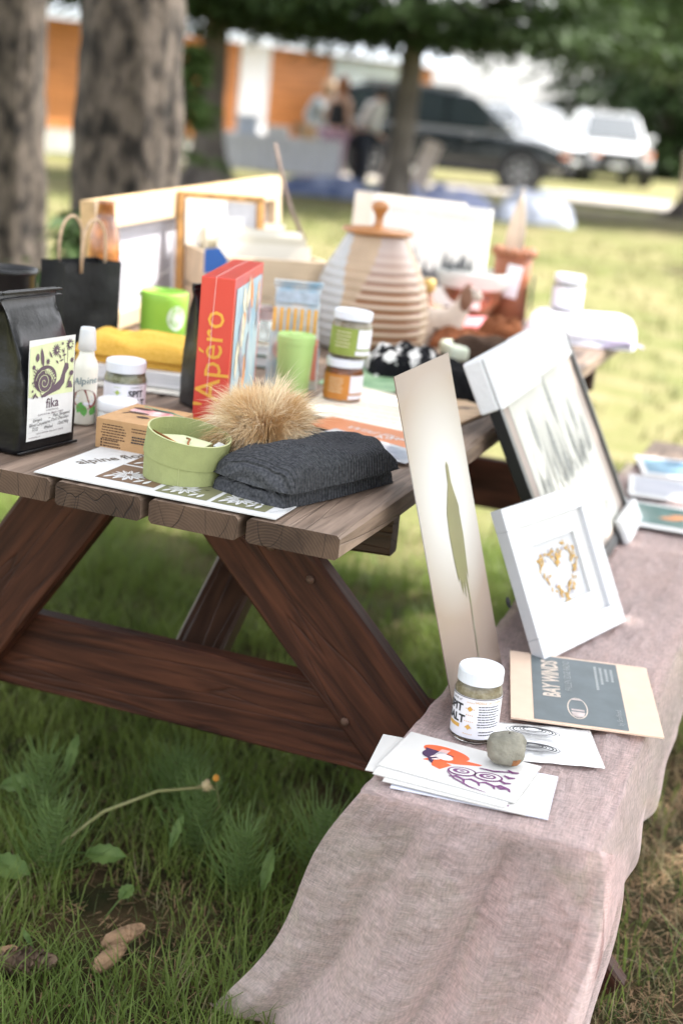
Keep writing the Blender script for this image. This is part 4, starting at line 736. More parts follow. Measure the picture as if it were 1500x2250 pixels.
# black paper bag
T=thing('paper_bag','black paper gift bag with twisted kraft handles in front of the canvas','bag',(-.905,.885,TZ),R(73)); 
b=MB(); w,d,h=.155,.07,.185
def pf(u,v):
    a=u*4; k=int(a)%4; t=a-int(a); c=[(-w/2,-d/2),(w/2,-d/2),(w/2,d/2),(-w/2,d/2)]; p=c[k];q=c[(k+1)%4]; xx,yy=p[0]+(q[0]-p[0])*t,p[1]+(q[1]-p[1])*t
    g=.014*math.sin(math.pi*t)*sm(.25,1,v) if k in(1,3) else .004*math.sin(math.pi*t*2)*v
    xx-= math.copysign(g,xx) if k in (1,3) else 0; yy+= g if k in (0,2) else 0
    return (xx,yy+.002*nn(u*9,v*5),h*v)
b.grid(pf,64,20,closeu=True); b.f.append(tuple(range(64))[::-1]); b.m.append(0); b.build('bag_body',blkm,T,solid=.0008)
for s in (-1,1):
    t=MB(); t.tube([(-.032,s*.033,h-.02)]+[(-.032*math.cos(k*math.pi/10)*1.0,s*.033,h+.03+.055*math.sin(k*math.pi/10)) for k in range(11)]+[(.032,s*.033,h-.02)],.0032,8); t.build('handle',mat('twisted_kraft',(.5,.36,.24),.8,.15,80,.4,200),T,smooth=True)
# tortoiseshell vase behind the bag
b=MB(); b.lathe([(.03,0),(.034,.02),(.034,.19),(.03,.23),(.02,.26),(.017,.29),(.02,.296)],30); o=tag(b.build('amber_bottle',mat('amber_tortoise',(.09,.02,.008),.2,.3,28,col2=(.6,.22,.05),coat=.8),smooth=True),'mottled amber bottle showing through the paper bag handle','bottle'); o.location=(-.93,1.02,TZ)
# black tumbler with plaid wrap
T=thing('plaid_tumbler','black-rimmed tumbler with a plaid wrap, cut by the left picture edge','tumbler',(-.83,.5,TZ))
b=MB(); b.lathe([(.032,0),(.036,.004),(.044,.155),(.0445,.156)],36,cap=True); wv=mat('plaid_wrap',(.5,.4,.45),.5,.1); b.build('wrap',wv,T,smooth=True)
for k in range(12):
    a=k*.5236; t=MB(); t.grid(lambda u,v:((.0362+.0082*v)*math.cos(a+(u-.5)*.2),(.0362+.0082*v)*math.sin(a+(u-.5)*.2),.006+.148*v),4,2); t.build('plaid_stripe',[mat('pl_red',(.6,.1,.1),.5),mat('pl_orange',(.75,.4,.08),.5),mat('pl_violet',(.25,.15,.35),.5)][k%3],T)
b=MB(); b.lathe([(.045,.157),(.0465,.16),(.0475,.195),(.051,.198),(.0515,.206),(.048,.207),(.046,.2),(.044,.16)],40,cap=False); b.lathe([(.0445,.16),(.001,.161)],36,cap=False); b.build('rim',mat('black_plastic',(.006,.006,.007),.35),T,smooth=True)
# ---------------------------------------------------------------- boxed book
def orient(P,e): e=Vector(e).normalized(); return math.atan2(e.y,e.x)
T=thing('boxed_book','upright red boxed book with yellow spine lettering','book',(-.385,.405,TZ),math.atan2(.021,.045))
T.rotation_euler=(0,0,math.atan2(.30,-.075)-math.pi/2)
w,d,h=.055,.29,.2535
b=MB(); b.box((-w/2,0,0),(w/2,d,h)); red=mat('book_red',(.62,.06,.045),.35,.04,8,coat=.4); b.build('slipcase',red,T,bevel=.0015)
fs=lambda u,v,z:(u,-.0002-z,v)
text(T,'spine_lettering',"L'Apéro",.058,mat('book_yellow',(.72,.36,.05),.5),.014,.012,.0008,math.pi/2,'LEFT',fs)
fc=lambda u,v,z:(w/2+.0003+z,u,v)
decal(T,'cover_picture',[rect(.02,.012,d-.016,h-.018)],mat('cover_art',(.22,.4,.52),.4,.2,14,col2=(.6,.66,.66)),.0005,fc)
rd=random.Random(4); Pa=[[],[],[]]
for k in range(26):
    u_,v_=rd.uniform(.05,.25),rd.uniform(.03,.2); Pa[k%3].append(leaf(u_,v_,rd.uniform(.025,.07),rd.uniform(.014,.035),rd.uniform(1.1,2.1)))
for k,(nm,c) in enumerate((('art_orange',(.7,.28,.08)),('art_cream',(.72,.66,.5)),('art_grey',(.34,.33,.4)))):
    for q,pl in enumerate(Pa[k]): decal(T,'cover_shape',[pl],mat(nm,c,.4,.3,50),.0008+.0004*k+.00004*q,fc)
s=MB(); s.tube([(-.006,-.0012,h*.25),(-.005,-.0014,h*.7),(-.003,-.0012,h+.001),(-.002,d*.5,h+.0014),(-.0,d,h+.001)],.00035,5); s.build('shrinkwrap_seam',mat('shrink_wrap',(.85,.7,.68),.15,.02),T)
# ---------------------------------------------------------------- tumblers
grn=mat('mint_green',(.42,.62,.22),.45,.04); grn2=mat('apple_green',(.26,.5,.06),.42,.05)
T=thing('tumbler','mint green travel tumbler with flip lid beside the boxed book','tumbler',(-.395,.80,TZ),.4)
b=MB(); b.lathe([(.027,0),(.030,.003),(.0345,.098),(.0348,.1)],40); b.build('cup',grn,T,smooth=True); b=MB(); b.lathe([(.0356,.1),(.036,.103),(.036,.114),(.034,.117),(.0315,.113),(.001,.112)],40); b.box((-.011,-.031,.1125),(.011,.02,.119)); b.build('lid',grn,T)
T=thing('tumbler','apple green handleless mug with a pale round emblem in front of the canvas','mug',(-.76,.975,.779),face_cam(-.76,.975,.6))
b=MB(); b.lathe([(.044,0),(.047,.004),(.0485,.09),(.0485,.104),(.046,.108),(.0435,.1),(.043,.09),(.001,.088)],44); b.box((-.044,-.012,.095),(.0,.03,.1)); b.build('cup',grn2,T,smooth=True)
f=cyl(.0475); decal(T,'emblem',[ell(0,.058,.021,.025,28)],mat('emblem_pale',(.62,.72,.6),.5),.0014,f); decal(T,'emblem_mark',[ell(0,.058,.015,.018,24)],mat('emblem_green',(.45,.62,.35),.5),.0018,f); decal(T,'emblem_star',flower(0,.058,.013,6,.006),MATS['emblem_pale'],.0022,f)
# ---------------------------------------------------------------- brown soap box
T=thing('soap_box','brown card box with an oval window of pink soap on top','box',(-.475,.194,TZ))
w,d,h=.1,.13,.0465
b=MB(); b.box((0,0,0),(w,d,h)); b.build('carton',kraft,T,bevel=.0007)
fT=lambda u,v,z:(u,v,h+z); decal(T,'window',[ell(.05,.085,.036,.022,28)],mat('soap_pink',(.6,.18,.2),.4,.35,60,col2=(.8,.68,.66)),.0004,fT); decal(T,'window_edge',[ell(.028,.098,.016,.007,14),ell(.06,.104,.02,.006,14),ell(.036,.068,.018,.006,14)],mat('dark_brown_ink',(.06,.03,.02),.6),.0008,fT); decal(T,'top_print',[ell(.055,.045,.011,.007,10),leaf(.015,.05,.02,.004,1),leaf(.075,.03,.03,.003,1.2),leaf(.085,.04,.03,.002,1.3)],MATS['dark_brown_ink'],.0006,fT)
fF=lambda u,v,z:(u,-z,v); txtlines(T,fF,.009,.054,.037,6,.0042,MATS['dark_brown_ink'],.0016,2,.0006); txtlines(T,fF,.06,.094,.037,2,.0045,MATS['dark_brown_ink'],.0014,4,.0006); txtlines(T,fF,.06,.094,.024,3,.0042,ink,.0022,6,.0006)
decal(T,'social_icons',[rect(.009,.0125-.0045*k,.012,.0155-.0045*k) for k in range(3)],MATS['dark_brown_ink'],.0006,fF); txtlines(T,fF,.0135,.045,.0128,3,.0045,MATS['dark_brown_ink'],.002,8,.0006)
fS=lambda u,v,z:(w+z,u,v); decal(T,'side_print',[ell(.1,.028,.008,.007,9)],MATS['dark_brown_ink'],.0006,fS)
s=MB(); s.tube([(.02,.118,h+.0005),(w*.8,.1,h+.001),(w+.0008,.094,h),(w+.0008,.08,.02)],.0006,5); s.build('green_thread',mat('teal_thread',(.05,.4,.3),.6),T)
# ---------------------------------------------------------------- green card tin
T=thing('round_card_box','round sage green card box with its lid tilted, holding a pendant on a tag','box',(-.288,.118,TZ+.0025))
sg=mat('sage_card',(.29,.32,.135),.75,.05,60,.1,300); sgl=mat('sage_edge',(.45,.47,.25),.8)
r=.0585; b=MB(); b.lathe([(r,0),(r,.033),(r-.0018,.0332),(r-.0018,.002),(.001,.002)],64,cap=False); b.lathe([(.001,.0),(r,.0)],64,cap=False); b.build('base',sg,T,smooth=False)
s=MB(); s.box((-.0002,-.0005,.001),(.0002,.0002,.032),0,Matrix.Translation((.018,-r+.0027,0))@Matrix.Rotation(.3,4,'Z')); s.build('paper_seam',sgl,T)
Lt=Matrix.Translation((0.001,0,.036))@Matrix.Rotation(R(9),4,Vector((.25,1,0)))
b=MB(); r2=.0605; b.lathe([(r2,-.006),(r2,.031),(r2-.0022,.0313),(r2-.0022,-.004),],64,0,Lt,cap=False); b.lathe([(r2-.002,.005),(.001,.005)],64,0,Lt,cap=False); ld=b.build('tilted_lid',sg,T)
b=MB(); b.lathe([(r2+.0002,.0312),(r2-.0024,.0315)],64,0,Lt,cap=False); b.build('lid_rim',sgl,ld)
tg=mat('tag_card',(.62,.66,.42),.7,.04); b=MB(); b.prism([(-.045,-.022),(.0,-.034),(.03,-.012),(.03,.022),(-.02,.03),(-.047,.014)],.0135,.0147,0,Lt@Matrix.Rotation(-.12,4,'Y')); b.build('tag',tg,T)
b=MB(); b.tube([(-.05,-.014,.02),(-.02,-.024,.02),(.005,-.03,.0175)],.0016,7,0,Lt); b.tube([(-.005,.005,.0185),(.003,-.002,.021),(.006,-.014,.019),(.012,-.024,.018)],.0016,7,0,Lt); b.build('copper_wire',mat('copper_wire',(.4,.16,.06),.35,.1,metal=.7),T,smooth=True)
b=MB()
for k in range(26):
    a=k*2.4; rr=.0022*math.sqrt(k); b.lathe([(.0005,.0028),(.002,.0015),(.0022,0)],7,0,Lt@Matrix.Translation((.02+rr*math.cos(a)*1.4,-.028+rr*math.sin(a)*.7,.0165)))
b.build('silver_pendant',mat('dark_silver',(.25,.25,.25),.35,.5,200,metal=.8,col2=(.75,.75,.75)),T,smooth=True)
b=MB(); b.prism([(.034,.016),(.05,.012),(.046,.028),(.036,.03)],.012,.016,0,Lt@Matrix.Rotation(.2,4,'X')); b.build('tissue_scrap',mat('tissue',(.6,.63,.64),.8),T)
# ---------------------------------------------------------------- calendar of alpine flowers
T=thing('flora_calendar','white calendar with brown flower prints lying under the green card box','calendar',(-.466,.005,TZ),0)
b=MB(); b.box((0,0,0),(.368,.215,.0008)); b.box((.001,.001,.001),(.3675,.2145,.0018)); b.build('sheets',paper,T)
fk=lambda u,v,z:(u,v,.0018+z)
text(T,'lettering','alpine flora',.03,mat('title_ink',(.13,.11,.09),.6),.03,.075,.0005,R(62),'LEFT',fk,bold=.0004)
cells=[(.085,.05,.17,.118,brownp),(.085,.125,.17,.195,brownp),(.178,.05,.262,.118,olivep),(.178,.125,.262,.195,brownp),(.27,.05,.352,.118,brownp),(.27,.125,.352,.195,olivep),(.178,.014,.262,.044,olivep),(.27,.01,.352,.044,brownp),(.085,.014,.17,.044,brownp)]
cells=[(.08,.03,.172,.115,brownp),(.08,.122,.172,.2,brownp),(.18,.018,.258,.1,olivep),(.18,.107,.258,.19,brownp),(.265,.018,.345,.1,olivep),(.265,.107,.345,.19,mat('print_dark',(.05,.04,.03),.5))]
for i,(x0,y0,x1,y1,m) in enumerate(cells):
    pn=decal(T,'print_panel',[rect(x0,y0,x1,y1)],m,.0004,fk); cx,cy,rr=(x0+x1)/2,(y0+y1)/2,min(x1-x0,y1-y0)*.5; fl=[]
    for k in range(2 if i in (4,5) else 1):
        ox,oy=cx+(rr*.45 if k else -rr*.25),cy+(rr*.25 if k else -rr*.15); fl+=flower(ox,oy,rr*.62,13,rr*.17,i)
    for k in range(5): fl.append(leaf(x0+(x1-x0)*(.1+.17*k),y0+rr*.12,rr*.55,rr*.16,1.2+.25*((k*7)%3)))
    decal(pn,'flower_lines',fl,paper,.0006,fk); decal(pn,'flower_hearts',[ell(cx-rr*.25,cy-rr*.15,rr*.1,rr*.1,10),ell(cx+rr*.45,cy+rr*.25,rr*.09,rr*.09,10)],m,.0016,fk)
    Lq=[q for k in range(13) for q in strip([(cx-rr*.25+rr*.14*math.cos(i+k*.4833),cy-rr*.15+rr*.14*math.sin(i+k*.4833)),(cx-rr*.25+rr*.5*math.cos(i+k*.4833),cy-rr*.15+rr*.5*math.sin(i+k*.4833))],rr*.02)]
    decal(pn,'petal_lines',Lq,m,.0016,fk)
text(T,'lettering','alpine flora prints',.006,mat('grey_ink',(.35,.37,.4),.6),.352,.02,.0005,R(60),'LEFT',fk)
# ---------------------------------------------------------------- knitted hats
def knit(name,c1,c2,ws,axis='X',b=.5): 
    m=mat(name,c1,.95,.1,260,.35,420,col2=c2,spec=.15); return wave_bump(m,ws,b,axis,.005,.5)
kg=knit('charcoal_knit',(.036,.038,.044),(.095,.098,.108),48,'X',1.0); ky=knit('mustard_knit',(.66,.38,.055),(.8,.5,.11),60,'Y',.2)
def beanie(label,M,L,D,H,m,seed,group=None):
    T=thing('knitted_hat',label,'hat',M=M,group=group)
    lo=pillow(L,D*.92,H*.62,5,.10,seed,56,36,pw=.35); o=lo.build('lower_fold',m,T,smooth=True); o.location=(0,.01,0)
    up_=pillow(L*.985,D,H*.72,5,.22,seed+3,56,36,pw=.38); o=up_.build('cuff',m,T,smooth=True); o.location=(.0,.004,H*.42)
    cr=pillow(L*.8,D*.8,H*.95,2.6,.22,seed+6,48,30,pw=.55); o=cr.build('crown',m,T,smooth=True); o.location=(-L*.02,D*.42,.002)
    return T
e=Vector((.29,.957,0)).normalized()
Mh=Matrix((e,Vector((-e.y,e.x,0)),Vector((0,0,1)))).transposed().to_4x4(); Mh.translation=Vector((-.094,.053,TZ))+e*.128+Vector((-e.y,e.x,0))*.068
GH=beanie('folded charcoal knitted hat with a big tan fur pompom',Mh,.28,.15,.058,kg,2)
pc_=Mh.inverted()@Vector((-.213,.222,.798)); rp=.058
b=MB(); b.lathe([(.001,-rp*.6),(rp*.45,-rp*.45),(rp*.62,0),(rp*.45,rp*.45),(.001,rp*.6)],20,0,Matrix.Translation(pc_)); b.build('pompom_core',mat('fur_core',(.3,.18,.08),.9),GH,smooth=True)
def fur(cnt,c,r,len0,m,name,seed,parent,w=.00032,top=-.8,spread=.2):
    rg=np.random.default_rng(seed); V=[];F=[]; c=np.array(c)
    for i in range(cnt):
        n=rg.normal(size=3); n/=np.linalg.norm(n)
        if n[2]<top: continue
        cl=np.array(noise.noise_vector(Vector(n*1.9)+Vector((seed,0,0))))*1.25+np.array(noise.noise_vector(Vector(n*7)+Vector((seed,3,0))))*.55
        d=n+cl+rg.normal(size=3)*spread+np.array((0,0,.12)); d/=np.linalg.norm(d); l=len0*rg.uniform(.6,1.2)*(1+.3*noise.noise(Vector(n*3)))
        p=c+n*r*.55; s=np.cross(d,rg.normal(size=3)); s/=np.linalg.norm(s)+1e-9; g=(np.array((0,0,-1.))*(.5 if n[2]<.3 else .28)+cl*.3)*l
        q=p+d*l*.5+g*.12; q2=p+d*l*.85+g*.5; e2=p+d*l*1.05+g
        o=len(V); V+=[tuple(p-s*w),tuple(p+s*w),tuple(q+s*w),tuple(q-s*w),tuple(q2+s*w*.7),tuple(q2-s*w*.7),tuple(e2)]; F+=[(o,o+1,o+2,o+3),(o+3,o+2,o+4,o+5),(o+5,o+4,o+6)]
    b=MB(); b.v=V;b.f=F;b.m=[0]*len(F); o=b.build(name,m,parent); o['kind']='stuff'; return o
fur(34000,pc_,rp,.06,leafmat('tan_fur',(.56,.36,.17),(.86,.68,.44),14,.45),'pompom_fur',3,GH)
fur(9000,np.array(pc_)+np.array((0,0,.012)),rp*.9,.066,leafmat('pale_fur',(.82,.68,.46),(.95,.86,.68),30,.4),'pompom_tips',4,GH,.00026,-.1)
fur(6000,np.array(pc_)+np.array((0,0,-.012)),rp,.055,leafmat('rust_fur',(.2,.085,.025),(.4,.2,.07),40,.3),'pompom_underfur',5,GH,.0003,-.9)
e=Vector((.985,.17,0)).normalized(); My=Matrix((e,Vector((-e.y,e.x,0)),Vector((0,0,1)))).transposed().to_4x4(); My.translation=(-.685,.735,TZ+.028)
beanie('mustard yellow folded knitted hat lying on a pile of white booklets',My,.235,.15,.044,ky,9)
# booklets and woven mat under the yellow hat
for k in range(5):
    t=MB(); t.box((-.1,-.06,0),(.1,.06,.0046)); o=tag(t.build('booklet',paper,bevel=.0006),'white booklet in the pile under the yellow hat','booklet','pile of white booklets'); o.location=(-.66+.004*(k%2),.70+.003*k,TZ+.005+.005*k); o.rotation_euler=(0,0,.15+.03*((k*3)%4))
t=MB(); t.grid(lambda u,v:((u-.5)*.27,(v-.5)*.17,.0035+.001*nn(u*9,v*9)),30,20); wm=wave_bump(mat('woven_mat',(.6,.58,.52),.9,.25,35,.4,120),60,.6); o=tag(t.build('woven_mat',wm,solid=.003),'pale woven mat with a green edge beneath the booklets','mat'); o.location=(-.655,.69,TZ); o.rotation_euler=(0,0,.18)
t=MB(); t.box((.118,-.085,.0038),(.132,.085,.0052)); t.build('green_border',mat('green_yarn',(.03,.15,.07),.9),o)
# pedestal book under the mug and dark green book
for nm,lb,x,y,sx,sy,h,z,c,rz in [('hardback_book','pale grey book under the apple green mug',-.755,.97,.16,.13,.026,0,(.6,.58,.58),.5),('hardback_book','dark green book right of the apple green mug',-.60,1.06,.15,.11,.024,0,(.02,.09,.06),.35),('hardback_book','white topped book lying on the dark green one',-.60,1.065,.14,.1,.018,.0255,(.72,.76,.74),.3)]:
    T=thing(nm,lb,'book',(x,y,TZ+z),rz); t=MB(); t.box((-sx/2,-sy/2,.0022),(sx/2-.004,sy/2-.003,h-.0022)); t.build('pages',paper,T); m=mat('cover_'+lb[:9].replace(' ','_'),c,.5)
    for zz in (0,h-.002): t=MB(); t.box((-sx/2-.002,-sy/2-.003,zz),(sx/2,sy/2,zz+.002)); t.build('cover',m,T)
    t=MB(); t.box((-sx/2-.004,-sy/2-.003,0),(-sx/2-.002,sy/2,h)); t.build('spine',m,T)
T=thing('glass_tumbler','small clear glass with pink rim behind the foil bag','glass',(-.565,1.05,TZ+.046)); b=MB(); b.lathe([(.028,0),(.03,.003),(.033,.075),(.031,.075),(.028,.006),(.001,.005)],32,cap=False); b.build('glass',glass,T,smooth=True); b=MB(); b.lathe([(.0285,.03),(.0315,.073)],32,cap=False); b.build('pink_band',mat('pink_wash',(.7,.5,.48),.4,.2,20),T,smooth=True)
# ---------------------------------------------------------------- canvas on its edge
pine=mat('pale_pine',(.58,.45,.3),.6,.12,5,.1,40,stretch=(.3,3,3)); canv=mat('raw_canvas',(.5,.5,.56),.85,.04,90,.2,300)
e=Vector((-.06,1.1,.03)); Mc=frame(Vector((-.955,1.06,TZ+.002)),e,Vector((-.07,0,1))); T=thing('stretched_canvas','large canvas seen from behind with pale pine bars, standing behind the crate','canvas',M=Mc)
Wc,Hc=1.2,.288; bw=.062
b=MB(); b.box((.0,0,-.034),(Wc,Hc,-.03)); b.build('canvas_sheet',canv,T)
for nm,a,c in (('stretcher_bar',(0,Hc-bw,-.0299),(Wc,Hc,.0)),('stretcher_bar',(0,0,-.0299),(Wc,bw*.6,.0)),('stretcher_bar',(0,bw*.6+.0005,-.0298),(bw*.7,Hc-bw-.0005,-.001)),('stretcher_bar',(Wc-bw*.7,bw*.6+.0005,-.0298),(Wc,Hc-bw-.0005,-.001))):
    b=MB(); b.box(a,c); b.build(nm,pine,T,bevel=.002)
b=MB(); b.box((-.001,Hc,-.0345),(Wc+.001,Hc+.0015,-.003)); b.box((-.0015,0,-.0345),(0,Hc,-.003)); b.build('canvas_fold',mat('ochre_fold',(.6,.42,.22),.8,.2,30),T)
b=MB(); b.tube([(.05,Hc*.42,.001),(.3,Hc*.36,.02),(.6,Hc*.46,.001)],.0008,5); b.build('hanging_wire',mat('grey_wire',(.5,.5,.5),.4,metal=.6),T)
# wooden frame with blank card, leaning before the canvas
Mf=frame(Vector((-.985,1.475,.925)),Vector((.55,.45,0)),Vector((-.12,.12,1))); T=thing('photo_frame','chipped golden wooden frame with a blank white card standing in the print crate','frame',M=Mf)
goldw=mat('gold_wood',(.42,.22,.07),.55,.35,30,.4,60); 
for a,c in (((0,-.12,-.01),(.018,.13,.01)),((.2,-.12,-.01),(.218,.13,.01)),((.0182,.115,-.009),(.1998,.13,.009)),((.0182,-.12,-.009),(.1998,-.105,.009))): b=MB(); b.box(a,c); b.build('frame_bar',goldw,T,bevel=.003)
b=MB(); b.box((.02,.0,.0105),(.12,.112,.012)); b.build('blank_card',mat('bright_card',(.85,.83,.8),.6,.02),T)
b=MB(); b.box((.02,-.1,-.004),(.198,.113,-.001)); b.build('backing',mat('backing_grey',(.6,.6,.64),.7),T)
# print crate
cx=Vector((.213,.186,0)).normalized(); Mk=Matrix((cx,Vector((-cx.y,cx.x,0)),Vector((0,0,1)))).transposed().to_4x4(); Mk.translation=(-.806,1.302,TZ)
T=thing('print_crate','pale plank crate filled with white prints behind the red book','crate',M=Mk); cw,cdp,chh=.285,.3,.185
for z0,z1 in ((.0,.088),(.092,.18)):
    for a,c in (((0,0,z0),(cw,.012,z1)),((0,cdp-.012,z0),(cw,cdp,z1)),((0,.0125,z0+.001),(.012,cdp-.0125,z1)),((cw-.012,.0125,z0+.001),(cw,cdp-.0125,z1))): b=MB(); b.box(a,c); b.build('crate_board',mat('crate_pine',(.55,.43,.3),.65,.15,5,.2,40,stretch=(.4,4,4)),T,bevel=.0015)
b=MB(); b.box((.0125,.0125,.001),(cw-.0125,cdp-.0125,.01)); b.build('crate_floor',MATS['crate_pine'],T)
b=MB(); b.prism([(-.02,.14),(.03,.15),(.034,.175),(.012,.2),(-.022,.195)],-.0015,.0,0,Matrix(((1,0,0,0),(0,0,1,-.001),(0,1,0,0),(0,0,0,1)))); b.build('blue_tape',mat('blue_tape',(.02,.09,.32),.6),T)
rd=random.Random(3)
for k in range(14):
    yy=.025+k*.0185; hh=rd.uniform(.19,.235); a=-.25+rd.uniform(-.05,.05); w_=rd.uniform(.22,.25)
    b=MB(); b.box((-w_/2,-.0035,0),(w_/2,.0035,hh),0,Matrix.Rotation(a,4,'X')); o=tag(b.build('art_print',mat('print_white%d'%(k%3),(.6-.1*(k%3),.57-.11*(k%3),.5-.13*(k%3)),.6,.03)),'white mounted print filed upright in the plank crate','print','prints filed in the crate')
    o.matrix_world=Mk@Matrix.Translation((cw/2+rd.uniform(-.008,.008),yy,.011))
t=MB(); t.tube([(-.70,1.60,.96),(-.742,1.60,1.03),(-.772,1.60,1.1),(-.80,1.6,1.185)],[.0055,.005,.0045,.004],7); tag(t.build('bare_stick',mat('stick_bark',(.24,.18,.15),.9,.2,30,.4,90),smooth=True),'thin bare stick poking up out of the crate of prints','stick')
# ---------------------------------------------------------------- beehive jar
T=thing('beehive_jar','large ribbed ceramic beehive jar in white and amber glaze with a turned wooden lid','jar',(-.475,1.468,TZ),face_cam(-.475,1.468))
pr=[]; H=.262
CP=[(0,.118),(.06,.129),(.15,.136),(.3,.138),(.45,.133),(.6,.122),(.75,.106),(.88,.088),(1,.071)]
for k in range(131):
    t=k/130; rr=float(np.interp(t,[c[0] for c in CP],[c[1] for c in CP])); rib=.0034*abs(math.sin(t*math.pi*13))**.7*(1-sm(.66,.85,t)); pr.append((rr+rib-.0034,H*t))
def hm(z,a):
    t=z/H; a=(a+math.pi/2+math.pi)%(2*math.pi)-math.pi      # 0 = towards viewer
    x=math.sin(a) if abs(a)<math.pi/2 else math.copysign(1.2,a)
    amb=-.5+.8*max(0,t-.15)**1.1; wb=-.48-.55*max(0,t-.5)
    if x<min(wb,amb): return 0
    if x<amb: return 1
    if x>.86: return 1
    return 2
glw=mat('grey_white_glaze',(.42,.42,.42),.4,.06,20,.1,60); glb=mat('beige_glaze',(.42,.3,.2),.45,.08,20)
gla=bpy.data.materials.new('amber_glaze'); gla.use_nodes=True; nt_=gla.node_tree; N=nt_.nodes; b_=N['Principled BSDF']; b_.inputs['Roughness'].default_value=.3; tc=N.new('ShaderNodeTexCoord'); sx=N.new('ShaderNodeSeparateXYZ'); nt_.links.new(tc.outputs['Object'],sx.inputs[0])
w_=N.new('ShaderNodeMath'); w_.operation='MULTIPLY'; w_.inputs[1].default_value=math.pi*13/H; nt_.links.new(sx.outputs['Z'],w_.inputs[0]); s1=N.new('ShaderNodeMath'); s1.operation='SINE'; nt_.links.new(w_.outputs[0],s1.inputs[0]); ab=N.new('ShaderNodeMath'); ab.operation='ABSOLUTE'; nt_.links.new(s1.outputs[0],ab.inputs[0])
rp1=N.new('ShaderNodeValToRGB'); e_=rp1.color_ramp.elements; e_[0].position=.5; e_[0].color=(.2,.07,.015,1); e_[1].position=.98; e_[1].color=(.5,.37,.27,1); nt_.links.new(ab.outputs[0],rp1.inputs[0])
mz=N.new('ShaderNodeMapRange'); mz.inputs[1].default_value=.13; mz.inputs[2].default_value=.24; nt_.links.new(sx.outputs['Z'],mz.inputs[0]); mx=N.new('ShaderNodeMixRGB'); mx.inputs[2].default_value=(.42,.33,.3,1); nt_.links.new(mz.outputs[0],mx.inputs[0]); nt_.links.new(rp1.outputs[0],mx.inputs[1]); nt_.links.new(mx.outputs[0],b_.inputs['Base Color'])
b=MB(); b.lathe(pr,96,0,None,hm); b.build('pot',[glw,glb,gla],T,smooth=True)
lw_=mat('turned_wood',(.38,.16,.05),.4,.2,9,.05,50,coat=.3); b=MB(); b.lathe([(.06,H-.003),(.078,H+.001),(.083,H+.006),(.08,H+.011),(.02,H+.016),(.0115,H+.02),(.0095,H+.035),(.012,H+.045),(.019,H+.055),(.0205,H+.064),(.016,H+.072),(.001,H+.075)],44); b.build('wooden_lid',lw_,T,smooth=True)
# ---------------------------------------------------------------- white art book with tree silhouettes
Mb_=frame(Vector((-.71,2.1,.79)),Vector((1,-.0,0)).lerp(Vector((1,.0,0)),.5),Vector((0,.06,1))); T=thing('art_book','large white picture book with dark pine silhouettes standing behind the beehive jar','book',M=Mb_)
bw_,bh_=.335,.27; b=MB(); b.box((0,0,-.02),(bw_,bh_,0)); b.build('cover',mat('book_white',(.8,.8,.77),.5,.02),T,bevel=.001); b=MB(); b.box((-.06,.0,-.034),(.255,bh_+.008,-.0205)); b.build('back_cover',cream,T)
text(T,'lettering','WINTER WILDERNESS',.027,mat('faint_ink',(.62,.6,.56),.6),.05,bh_-.04,.0006,0,'LEFT',None,sx=.93)
P=[]; rd=random.Random(8)
for k in range(22):
    x_=.1+.1*abs(rd.gauss(0,.55)) if k<15 else rd.uniform(.22,.3); hh=rd.uniform(.03,.085) if k<15 else rd.uniform(.02,.045); y0=.065+(0 if k<15 else .035)
    for q in range(4): P.append([(x_-.013*(1-q*.22),y0+hh*q*.22),(x_+.013*(1-q*.22),y0+hh*q*.22),(x_,y0+hh*(q*.22+.36))])
decal(T,'pine_silhouettes',P+[[(.07,.05),(.27,.052),(.26,.085),(.16,.09),(.09,.08)]],mat('pine_ink',(.1,.11,.12),.6,.3,60,col2=(.2,.2,.2)),.0006)
# gold-capped bottle
T=thing('small_bottle','little bottle with a gold cap beside the beehive jar','bottle',(-.455,1.87,TZ)); b=MB(); b.lathe([(.02,0),(.023,.003),(.023,.06),(.014,.085),(.013,.1)],24); b.build('body',mat('brown_liquid',(.3,.12,.05),.15,.2,20,coat=1),T,smooth=True); b=MB(); b.lathe([(.017,.1),(.018,.102),(.018,.128),(.016,.131),(.001,.131)],24); b.build('cap',mat('gold_cap',(.6,.42,.15),.3,.1,metal=.6),T,smooth=True); b=MB(); f=cyl(.0232); b.grid(lambda u,v:f((u-.5)*.09,.015+.04*v,.0004),20,2); b.build('label',lab,T)
# bowl
T=thing('ceramic_bowl','wide bowl with pale grey rim and brown glazed base near the far end','bowl',(-.425,2.18,TZ)); T.scale=(.98,.98,1.3); b=MB(); b.lathe([(.05,0),(.055,.006),(.088,.045),(.098,.07),(.105,.072),(.113,.1),(.1135,.104),(.109,.105),(.1,.078),(.05,.012),(.001,.01)],56,0,None,lambda z,a:0 if z<.066 else 1,cap=False); b.build('bowl',[mat('brown_glaze',(.24,.1,.05),.3,.4,18,coat=.4),mat('celadon_rim',(.55,.58,.56),.35,.05)],T,smooth=True)
b=MB(); b.lathe([(.06,.03),(.098,.06),(.001,.062)],40); b.build('bowl_filling',mat('dark_beans',(.18,.08,.05),.6,.5,70,.6,90),T)
